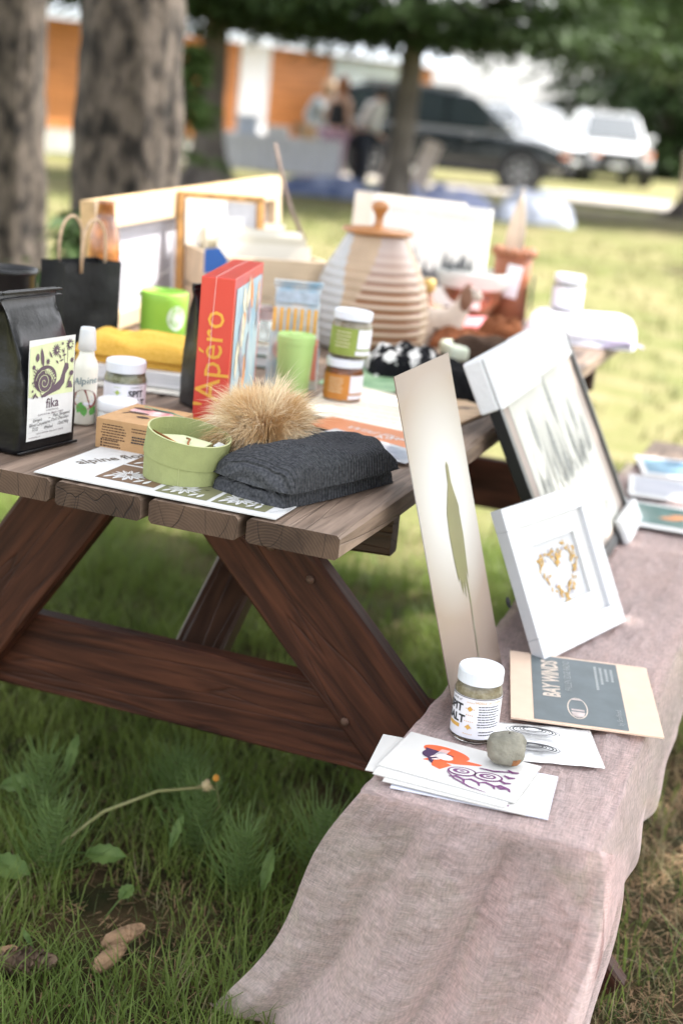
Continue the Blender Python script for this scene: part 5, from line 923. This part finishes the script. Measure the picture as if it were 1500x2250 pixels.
# dog figurine
T=thing('dog_figurine','little cream dog figure with brown ears beside the beehive jar','figurine',(-.365,1.74,TZ),R(10)); cf_=mat('felt_cream',(.6,.52,.45),.9,.08,60,.3,200); bf_=mat('felt_brown',(.22,.12,.08),.9,.2,40)
V=[(-.035,0,.05),(0,0,.052),(.03,0,.06),(.04,0,.09),(.046,0,.125),(.064,0,.122),(.085,0,.11),(-.058,0,.07),(-.07,0,.09)]; E=[(0,1),(1,2),(2,3),(3,4),(4,5),(5,6),(0,7),(7,8)]; Rd=[.026,.026,.028,.02,.024,.018,.011,.009,.004]
for x_,p in ((-.035,0),(.03,2)):
    for s in (-1,1): i=len(V); V+=[(x_,s*.018,.03),(x_+.002,s*.02,.004)]; E+=[(p,i),(i,i+1)]; Rd+=[.012,.009]
skin('body',V,E,Rd,cf_,T); 
for s in (-1,1): b=MB(); b.lathe([(.002,.02),(.012,.01),(.016,-.015),(.011,-.038),(.002,-.044)],12,0,Matrix.Translation((.046,s*.024,.125))@Matrix.Diagonal((1,.35,1,1))); b.build('ear',bf_,T,smooth=True)
b=MB(); b.lathe([(.001,.004),(.004,.002),(.004,-.003),(.001,-.004)],8,0,Matrix.Translation((.095,0,.111)))
for s in (-1,1): b.lathe([(.001,.003),(.003,.001),(.003,-.002),(.001,-.003)],8,0,Matrix.Translation((.066,s*.015,.133)))
b.build('eyes_and_nose',ink,T)
# leather quiver with feather
T=thing('leather_quiver','tall brown leather cylinder with braided rim and a white tag','quiver',(-.335,2.28,TZ),.2); lm=mat('brown_leather',(.26,.09,.045),.5,.2,20,.15,90); b=MB(); b.lathe([(.05,0),(.053,.004),(.05,.1),(.054,.185),(.05,.187),(.046,.1),(.001,.02)],40,cap=False); b.build('tube',lm,T,smooth=True)
b=MB()
for k in range(28): a=k*.2244; b.lathe([(.002,-.012),(.009,-.006),(.009,.006),(.002,.012)],7,0,Matrix.Translation((.055*math.cos(a),.055*math.sin(a),.19+.004*(k%2))))
b.build('braided_rim',mat('copper_braid',(.3,.12,.06),.5,.3,60),T,smooth=True)
b=MB(); b.box((-.03,-.062,.07),(.012,-.059,.16),0,Matrix.Rotation(.12,4,'Y')); b.build('white_tag',lab,T); b=MB(); b.box((.06,-.03,.04),(.066,.0,.13)); b.build('black_strap',ink,T)
b=MB(); b.grid(lambda u,v:((u-.5)*.055*math.sin(math.pi*min(1,.15+v*.9))**.7+.0+.012*v,.004*math.cos(u*6),.1+.265*v),8,20); o=tag(b.build('feather',mat('pale_feather',(.6,.5,.4),.8,.15,20),smooth=True,solid=.002),'pale upright feather standing in the leather cylinder','feather'); o.location=(-.345,2.28,TZ)
# pink and orange booklets, knit bundles
for k,(lb,x,y,sx_,sy_,c,rz,z) in enumerate([('orange booklet lying beneath the pink patterned one',-.335,1.98,.2,.27,(.66,.4,.16),.25,0),('pink patterned booklet on top near the dog figure',-.35,2.02,.17,.2,(.72,.25,.28),.4,.011),('white booklet next to the pink one in front of the bowl',-.43,1.93,.12,.16,(.78,.74,.7),.1,.011)]):
    t=MB(); t.box((-sx_/2,-sy_/2,0),(sx_/2,sy_/2,.01)); m=mat('bkl%d'%k,c,.6,.25,40); o=tag(t.build('booklet',m,bevel=.001),lb,'booklet'); o.location=(x,y,TZ+z); o.rotation_euler=(0,0,rz)
def bundle(name,label,x,y,z,L,D,H,rz,m,seed,cat='knitwear',pw=.45):
    o=tag(pillow(L,D,H,3.2,.3,seed,44,30,pw=pw).build(name,m,smooth=True),label,cat); o.location=(x,y,TZ+z); o.rotation_euler=(0,0,rz); return o
kb=knit('dark_brown_knit',(.03,.018,.013),(.075,.045,.03),60,'Y',.6); kbl=mat('black_knit',(.012,.012,.013),.95,.3,90,.4,300,spec=.1); kc=mat('rust_crochet',(.2,.075,.035),.95,.25,90,.7,220,spec=.1)
bw=mat('black_white_knit',(.012,.012,.014),.95,.1,33,.4,300,spec=.1,col2=(.75,.73,.7)); bw.node_tree.nodes['Color Ramp'].color_ramp.elements[0].position=.53; bw.node_tree.nodes['Color Ramp'].color_ramp.elements[1].position=.57
bundle('knitted_mittens','black mittens with white snowflake pattern in front of the beehive jar',-.3,1.215,.0,.17,.15,.058,.5,bw,4)
bundle('knitted_headband','dark brown ribbed knitted band with a pale paper sleeve',-.205,1.53,.0,.2,.11,.045,.55,kb,5)
t=MB(); t.box((-.022,-.058,.002),(.022,.058,.036)); o=tag(t.build('paper_sleeve',mat('sleeve_pale',(.62,.68,.55),.6,.1,20),bevel=.01),'pale paper sleeve wrapped round the dark knitted band','sleeve'); o.location=(-.27,1.49,TZ); o.rotation_euler=(0,0,.55)
bundle('knitted_hat','plain black knitted hat nearest the black picture frame',-.165,1.1,.0,.17,.22,.05,.3,kbl,6,'hat')
bundle('crochet_pouch','small rust brown crocheted pouch on the dark knitted band',-.25,1.86,.0,.12,.1,.055,.2,kc,7)
bundle('knitted_beanie','flat brown knitted cap behind the dark ribbed band',-.3,1.68,.0,.16,.12,.04,.2,kc,8,'hat')
# towel
tw_=mat('white_towel',(.74,.73,.8),.95,.04,60,.6,260,spec=.1); T=thing('folded_towel','white folded towel with a lilac lining draped over the far table corner','towel',(-.11,2.2,TZ),.18)
for k,(L_,D_,H_,x_) in enumerate([(.3,.44,.024,0),(.29,.42,.026,.005)]): o=pillow(L_,D_,H_,6,.15,k+3,40,30,pw=.3).build('fold_layer',tw_,T,smooth=True); o.location=(x_,0,k*.02)
b=MB(); b.grid(lambda u,v:(.06+.105*u,-.215+.03*v-.01,.004+.018*math.sin(u*2.6)),12,6); b.build('lilac_lining',mat('lilac',(.42,.33,.5),.9),T,solid=.002)
# ---------------------------------------------------------------- flat sheets on the table
def sheet(name,label,quad,m,z,cat,h=.0012):
    b=MB(); b.prism(quad,0,h); o=tag(b.build(name,m),label,cat); o.location=(0,0,TZ+z); return o
sheet('art_sheet','green painted sheet peeking out under the stacked jars',[(-.40,.95),(-.25,.98),(-.27,1.3),(-.44,1.3)],mat('green_art',(.12,.26,.13),.5,.4,14,col2=(.35,.5,.3)),.0,'print')
o=sheet('cream_sheet','cream printed sheet between the stacked jars and the tall metal print',[(-.33,.66),(-.105,.63),(-.16,.93),(-.37,.99)],cream,.0014,'print')
txtlines(o,None,-.3,-.13,.83,5,.035,mat('peach_ink',(.72,.5,.36),.7),.006,4,.0016)
o=sheet('brochure','terracotta brochure with white script lying in front of the cream sheet',[(-.285,.575),(-.078,.50),(-.07,.63),(-.26,.66)],mat('terracotta',(.52,.19,.08),.5,.06),.003,'brochure')
text(o,'lettering','Wild Flowers',.03,paper,-.215,.59,.0016,-.2,'LEFT',None,shear=.3); text(o,'lettering','Adventure',.03,paper,-.15,.55,.0016,.3,'LEFT',None,shear=.3); 
o=sheet('print_sleeve','clear-sleeved landscape print partly under the charcoal hat',[(-.235,.475),(-.045,.41),(-.04,.5),(-.22,.565)],mat('sleeve_white',(.72,.75,.8),.15,.03,coat=1),.0046,'print')
decal(o,'landscape_print',[[(-.215,.478),(-.055,.425),(-.05,.485),(-.205,.545)]],mat('landscape',(.2,.26,.38),.3,.3,25,col2=(.6,.62,.66),coat=1),.0016)
o=sheet('plywood_card','thin plywood card with a burnt drawing beside the black hat',[(-.15,.86),(-.058,.79),(-.04,.96),(-.13,1.02)],mat('ply_card',(.6,.42,.26),.6,.12,8,stretch=(1,6,1)),.0,'card',.004)
decal(o,'burnt_drawing',[leaf(-.11,.9,.05,.015,.9),leaf(-.1,.93,.035,.012,.2),ell(-.085,.92,.008,.006)],brownp,.0045)
# ---------------------------------------------------------------- goods on the bench
BZ=.4435
# tall metal print
Mm=frame(Vector((.143,.171,BZ+.004)),Vector((0,.274,0)),Vector((-.15,0,.49))); T=thing('metal_print','tall glossy print of a drooping seed head leaning from the bench','print',M=Mm)
mp_=bpy.data.materials.new('metal_print_face'); mp_.use_nodes=True; nt_=mp_.node_tree; N=nt_.nodes; b_=N['Principled BSDF']; b_.inputs['Roughness'].default_value=.35; b_.inputs['Specular IOR Level'].default_value=.3; b_.inputs['Coat Weight'].default_value=.12; b_.inputs['Coat Roughness'].default_value=.03
tc=N.new('ShaderNodeTexCoord'); mpn=N.new('ShaderNodeMapping'); mpn.inputs['Location'].default_value=(-.155,-.33,0); mpn.inputs['Scale'].default_value=(6.5,3.4,1); nt_.links.new(tc.outputs['Object'],mpn.inputs[0]); gd_=N.new('ShaderNodeTexGradient'); gd_.gradient_type='SPHERICAL'; mpn.vector_type='POINT'
mpn.inputs['Scale'].default_value=(2.6,3.1,1); mpn.inputs['Location'].default_value=(-.15*2.6,-.31*3.1,0); nt_.links.new(mpn.outputs[0],gd_.inputs[0]); rp1=N.new('ShaderNodeValToRGB'); e_=rp1.color_ramp.elements; e_[0].position=0; e_[0].color=(.085,.06,.05,1); e_[1].position=.78; e_[1].color=(.5,.495,.5,1); q_=e_.new(.42); q_.color=(.25,.19,.155,1); nt_.links.new(gd_.outputs[0],rp1.inputs[0]); nt_.links.new(rp1.outputs[0],b_.inputs['Base Color'])
b=MB(); b.box((0,0,-.0016),(.274,.51,.0)); b.build('sheet',[mp_],T)
P=[[(.158,.352),(.165,.358),(.171,.35),(.171,.325),(.178,.308),(.189,.285),(.187,.272),(.188,.24),(.182,.205),(.176,.172),(.171,.186),(.163,.15),(.158,.178),(.150,.146),(.146,.176),(.138,.156),(.133,.185),(.126,.18),(.121,.215),(.119,.25),(.124,.285),(.138,.305),(.154,.325)]]
P+=strip([(.165,.2),(.166,.14),(.16,.07),(.15,.0)],[.007,.006,.005,.005])
decal(T,'seed_head_silhouette',P,mat('olive_silhouette',(.1,.095,.042),.3,.12,14,coat=.6),.0005)
# black picture frame
Mp=frame(Vector((.205,.735,BZ+.012)),Vector((-.012,.75,0)),Vector((-.225,-.02,.43))); T=thing('black_picture_frame','large black framed drawing of bare trees with white foam corner guards','picture',M=Mp)
W_,H_=.75,.475; bm=mat('black_moulding',(.006,.007,.009),.35,.1); 
for a,c in (((0,0,-.022),(W_,.02,.0)),((0,H_-.02,-.022),(W_,H_,.0)),((0,.0202,-.0218),(.02,H_-.0202,-.0002)),((W_-.02,.0202,-.0218),(W_,H_-.0202,-.0002))): b=MB(); b.box(a,c); b.build('moulding',bm,T,bevel=.0015)
b=MB(); b.box((.02,.02,-.014),(W_-.02,H_-.02,-.008)); b.build('mat_board',mat('taupe_mat',(.3,.25,.22),.7,.04),T)
b=MB(); b.box((.085,.03,-.0078),(W_-.085,H_-.045,-.0068)); dr=b.build('drawing_sheet',mat('drawing_paper',(.47,.47,.43),.7,.03,20),T)
rd=random.Random(12); P=[];P2=[]
for k in range(70):
    x_=rd.uniform(.11,W_-.11); y0=.2+rd.uniform(-.02,.02); hh=rd.uniform(.05,.14)*(1.2 if abs(x_-.36)<.14 else .8); P.append([(x_-.0012,y0),(x_+.0012,y0),(x_+rd.uniform(-.004,.004),y0+hh)])
for x_,y0,l in ((.2,.27,.09),(.4,.29,.11),(.55,.25,.08),(.31,.22,.1),(.47,.2,.09),(.26,.19,.06),(.62,.2,.08),(.36,.19,.06)): P2.append(leaf(x_,y0,l,.03,1.55))
for k in range(24): P2.append(leaf(rd.uniform(.11,.62),rd.uniform(.17,.2),rd.uniform(.02,.05),.012,1.57+rd.uniform(-.3,.3)))
decal(T,'pencil_trunks',P,mat('pencil_grey',(.1,.11,.105),.8),-.0064); decal(T,'pencil_foliage',P2,mat('pencil_soft',(.1,.11,.105),.8,.4,160,col2=(.4,.41,.39)),-.0061); decal(T,'signature',strip([(.56,.07),(.565,.09),(.572,.072),(.58,.085),(.595,.08)],.003),MATS['pencil_grey'],-.006)
foam=mat('foam_white',(.62,.63,.64),.7,.02,40,.15,120)
b=MB(); b.box((-.012,H_-.085,.001),(W_*.44,H_+.012,.009)); b.box((-.012,H_+.0005,-.034),(W_*.44,H_+.014,.0009)); b.build('foam_wrap',foam,T,bevel=.006)
b=MB(); b.box((W_*.442,H_-.075,.001),(W_*.9,H_+.014,.0105)); b.box((W_*.442,H_+.0005,-.034),(W_*.9,H_+.016,.0009)); b.build('foam_wrap',foam,T,bevel=.006)
b=MB(); b.box((-.013,H_-.083,-.034),(-.0005,H_+.012,.0009)); b.build('foam_side',foam,T,bevel=.004)
b=MB(); b.box((W_-.2,-.016,.001),(W_+.014,.042,.018)); b.box((W_+.0005,-.016,-.03),(W_+.014,.05,.0009)); b.build('foam_corner',foam,T,bevel=.006)
# white frame with heart
Mw=frame(Vector((.2,.487,BZ+.006)),Vector((.087,.285,0)),Vector((-.117,.014,.226))); T=thing('white_picture_frame','white framed picture of a golden heart propped in front of the black frame','picture',M=Mw)
W_,H_=.296,.258; wm_=mat('frame_white',(.56,.57,.6),.4,.02)
fwid=.038
for a,c in (((0,0,-.016),(W_,fwid,.006)),((0,H_-fwid,-.016),(W_,H_,.006)),((0,fwid+.0002,-.0158),(fwid,H_-fwid-.0002,.0058)),((W_-fwid,fwid+.0002,-.0158),(W_,H_-fwid-.0002,.0058))): b=MB(); b.box(a,c); b.build('moulding',wm_,T,bevel=.001)
mo=.036; x0,x1,y0,y1=fwid,W_-fwid,fwid,H_-fwid
for a,c in (((x0,y0,-.008),(x1,y0+mo,-.003)),((x0,y1-mo,-.008),(x1,y1,-.003)),((x0,y0+mo+.0002,-.008),(x0+mo,y1-mo-.0002,-.0031)),((x1-mo,y0+mo+.0002,-.008),(x1,y1-mo-.0002,-.0031))): b=MB(); b.box(a,c); b.build('mount',paper,T)
b=MB(); b.box((x0,y0,-.012),(x1,y1,-.0085)); b.build('art_paper',mat('art_paper',(.5,.51,.53),.7,.02),T)
rd=random.Random(5); P=[];P2=[]
cx,cy=(x0+x1)/2,(y0+y1)/2-.002
for k in range(150):
    t=rd.uniform(0,6.283); s=rd.uniform(.82,1.12)*.0033; hx=16*math.sin(t)**3; hy=13*math.cos(t)-5*math.cos(2*t)-2*math.cos(3*t)-math.cos(4*t); (P if k%4 else P2).append(leaf(cx+hx*s*1.12,cy+hy*s*1.02,rd.uniform(.008,.015),.0046,rd.uniform(0,6.28)))
decal(T,'golden_heart',P,mat('gold_ochre',(.42,.24,.03),.5,.2,90),-.0082); decal(T,'heart_mauve_leaves',P2,mat('mauve_grey',(.38,.34,.38),.6),-.0079)  # the remaining heart leaves are printed in mauve grey
b=MB(); b.tube([(.0,.1,-.03),(.006,.106,-.036),(.0,.114,-.03),(-.006,.107,-.026)],.003,6); b.build('cord_knot',ink,T)
# kraft board with dark print
Mq=frame(Vector((.209,.226,BZ+.0125)),Vector((.213,.052,0)),Vector((-.02,.265,-.0))); T=thing('kraft_art_card','tan card with a slate blue printed poster lying across the bench edge','print',M=Mq)
b=MB(); b.box((0,0,-.0025),(.222,.275,0)); b.build('card',mat('tan_card',(.7,.53,.41),.75,.04,30),T)
sl_=mat('slate_print',(.11,.135,.145),.5,.12,25); pn=decal(T,'print_panel',[rect(.034,.006,.172,.269)],sl_,.0004)
tan=mat('tan_ink',(.62,.53,.45),.6)
text(T,'lettering','BAY WINDS',.036,tan,.075,.098,.0008,math.pi/2,'LEFT',None,sx=.78,bold=.0012); text(T,'lettering','FALLEN EDGE RADIO',.0155,mat('dim_ink',(.34,.36,.36),.6),.095,.13,.0008,math.pi/2,'LEFT',None,sx=.85)
for k,(l,a) in enumerate(((.1,.15),(.08,.175),(.06,.19),(.06,.19))): txt=decal(T,'fine_print',[rect(.134+.0085*k,a+.009*q,.138+.0085*k,a+.009*q+.007) for q in range(int(l/.009))],mat('dim_ink',(.34,.36,.36),.6),.0006)
text(T,'lettering','by Soulfood',.012,MATS['dim_ink'],.165,.02,.0008,math.pi/2,'LEFT',None)
Pb=[ell(.1,.065,.0155,.04,26),]; decal(T,'boat_outline',Pb,tan,.0006); decal(T,'boat_inside',[ell(.1,.065,.0135,.0375,26)],sl_,.0008)
for nm_,pl_ in (('boat_hull',[(.0895,.05),(.1105,.05),(.108,.034),(.1,.029),(.092,.034)]),('boat_seat',[(.0905,.054),(.11,.054),(.11,.06),(.0905,.06)]),('boat_bow',[(.091,.095),(.109,.095),(.107,.1),(.093,.1)])): decal(T,nm_,[pl_],mat('boat_pink',(.5,.42,.4),.5,.2,80),.0011)
# greeting cards
cm=mat('card_white',(.62,.61,.59),.5,.02); 
base=Vector((.08,-.02,BZ)); cards=[(.085,-.028,.16,.0),(.07,.0,.3,.0022),(.082,-.02,.2,.0044),(.095,-.035,.13,.0066)]
env=mat('envelope_white',(.66,.68,.76),.6,.02)
def card(label,x,y,rz,z,L_,D_,m,cat='card'):
    T=thing('greeting_card',label,cat,(x,y,BZ+z),rz,'greeting cards fanned on the cloth'); b=MB(); b.box((0,0,0),(L_,D_,.0006)); b.box((.0004,.0004,.0008),(L_-.0004,D_-.0004,.0014)); b.build('folded_sheet',m,T); return T
card('white envelope at the bottom of the card pile, its corner showing at front right',.118,-.062,.10,.002,.205,.13,env)
card('plain white card low in the pile at its left end',.074,-.034,.12,.0038,.18,.12,cm)
card('card with a purple edge pattern showing at the right of the pile',.105,-.056,.02,.0056,.19,.125,cm)
card('plain card just under the top one',.088,-.046,-.02,.0074,.18,.12,cm)
T=card('top card with a red-hatted figure and purple line design',.087,-.022,-.06,.0092,.19,.125,cm)
orr=mat('card_red',(.75,.12,.035),.5,.08); pur=mat('card_purple',(.16,.045,.15),.5,.08); dkp=mat('card_hair',(.05,.02,.07),.5)
z_=.0016
decal(T,'red_hat',[ell(.066,.088,.034,.016,28,-.12),[(.045,.05),(.09,.062),(.118,.075),(.12,.08),(.095,.079),(.07,.066),(.05,.06)],[(.05,.065),(.062,.04),(.075,.035),(.085,.055),(.07,.06)]],orr,z_)
decal(T,'dark_hair',[[(.036,.088),(.044,.068),(.054,.05),(.06,.046),(.058,.062),(.066,.074),(.08,.082),(.06,.086)],ell(.05,.073,.013,.014,16)],dkp,z_+.0004)
decal(T,'face',[ell(.069,.072,.012,.009,18,-.2),leaf(.051,.062,.014,.004,.8),leaf(.055,.056,.014,.004,.6)],mat('card_face',(.82,.68,.62),.5),z_+.0008)
decal(T,'sleeve_glare',[[(.058,.092),(.07,.094),(.066,.062),(.054,.066)]],mat('film_glare',(.85,.83,.84),.2,.02,alpha=.45),z_+.0016)
def ovoid(cx,cy,s,a):
    O=[];I=[]
    O.append(ell(cx,cy,.017*s,.0115*s,22,a)); I.append((ell(cx,cy,.0145*s,.009*s,22,a),1)); I.append((ell(cx-.001*s,cy,.010*s,.0062*s,18,a),0)); I.append((ell(cx,cy,.006*s,.0035*s,14,a),1)); I.append((ell(cx,cy,.003*s,.0016*s,10,a),0)); return O,I
for k,(cx_,cy_,s,a) in enumerate(((.103,.045,1.15,.25),(.138,.05,1.15,.25))):
    O,I=ovoid(cx_,cy_,s,a); decal(T,'oval_design',O,pur,z_+.0004)
    for q,(pl,wt) in enumerate(I): decal(T,'oval_design',[pl],cm if wt else pur,z_+.0006+.0002*q)
P=[]
for k in range(4): P+=strip([(.092+.02*k,.022+.002*k),(.1+.02*k,.028+.002*k),(.112+.02*k,.024+.002*k),(.116+.02*k,.014+.003*k)],[.002,.005,.005,.002])
for k in range(4): P+=strip([(.155,.03+.018*k),(.163,.026+.018*k),(.17,.03+.018*k)],[.003,.006,.003])
P+=strip([(.085,.035),(.1,.02),(.125,.008),(.15,.004)],[.001,.003,.003,.001])+strip([(.12,.068),(.14,.07),(.16,.08)],[.002,.004,.002])
decal(T,'purple_line_design',P,pur,z_+.0004)
T2=[o_ for o_ in bpy.data.objects if o_.get('label','').startswith('card with a purple edge')][0]
decal(T2,'purple_edge_pattern',[q for k in range(5) for q in strip([(.15+.002*k,.012+.02*k),(.158,.009+.02*k),(.166,.014+.02*k)],[.003,.0055,.003])],pur,z_)
# sleeve with ring drawing
T=thing('print_in_sleeve','clear sleeve with a black and white tree-ring print under the stone','print',(.222,.09,BZ+.006),R(20)); b=MB(); b.grid(lambda u,v:(.15*u,.125*v,.0006+.0022*max(0,nn(u*7,v*7,3))*(4*u*(1-u))),30,24); b.build('sleeve',mat('sleeve_film',(.75,.75,.75),.12,.04,30,.15,40,coat=1),T,smooth=True,solid=.0004)
P=[]
for cx_,cy_ in ((.055,.04),(.06,.085)):
    for k in range(7): P+=strip(ell(cx_,cy_,.038-.0048*k,.017-.0021*k,30,-.1)+[ell(cx_,cy_,.038-.0048*k,.017-.0021*k,30,-.1)[0]],.0011+.0007*(k%3))
decal(T,'ring_drawing',P,ink,.0034)
# stone
b=MB()
def stf(u,v):
    a=2*math.pi*u; p=math.pi*(v*.98+.01); n_=Vector((math.cos(a)*math.sin(p),math.sin(a)*math.sin(p),math.cos(p))); s=1+.16*noise.noise(n_*1.3+Vector((4,1,2)))+.06*noise.noise(n_*3+Vector((1,7,2)))
    q=[math.copysign(abs(c)**.8,c) for c in n_]; return (q[0]*.0262*s,q[1]*.023*s,q[2]*.0222*s)
b.grid(stf,48,32,closeu=True); o=tag(b.build('stone',mat('grey_stone',(.15,.145,.115),.85,.25,28,.5,110,col2=(.28,.265,.215)),smooth=True),'rounded grey stone weighing down the cards','stone'); o.location=(.238,.072,BZ+.034); 
b=MB(); b.grid(lambda u,v:tuple(1.012*c for c in stf(.83+.1*u,.58+.16*v)),10,8); b.build('rust_patch',mat('stone_rust',(.3,.13,.05),.85,.3,40,.4,110),o,smooth=True)
# far prints on the bench
for k,(lb,y,c,c2) in enumerate([('blue print with white border, farthest of three on the bench',1.93,(.1,.22,.36),(.3,.45,.55)),('pale lilac-grey print with white border, middle of three on the bench',1.69,(.45,.47,.55),(.6,.6,.66)),('teal and orange print with white border, nearest of three on the bench',1.42,(.07,.17,.16),(.2,.28,.25))]):
    T=thing('bordered_print',lb,'print',(.15,y,BZ+.012),.25-.1*k,'three bordered prints on the far bench'); b=MB(); b.box((0,0,0),(.29,.22,.002)); b.build('sheet',paper,T); decal(T,'picture',[rect(.015,.03,.275,.2)],mat('far_print%d'%k,c,.3,.3,9,col2=c2,coat=.5),.0028)
    if k==2: decal(T,'orange_shapes',[leaf(.1,.09,.06,.03,.3),leaf(.12,.13,.07,.03,-.2)],mat('print_orange',(.7,.28,.1),.4),.0034)
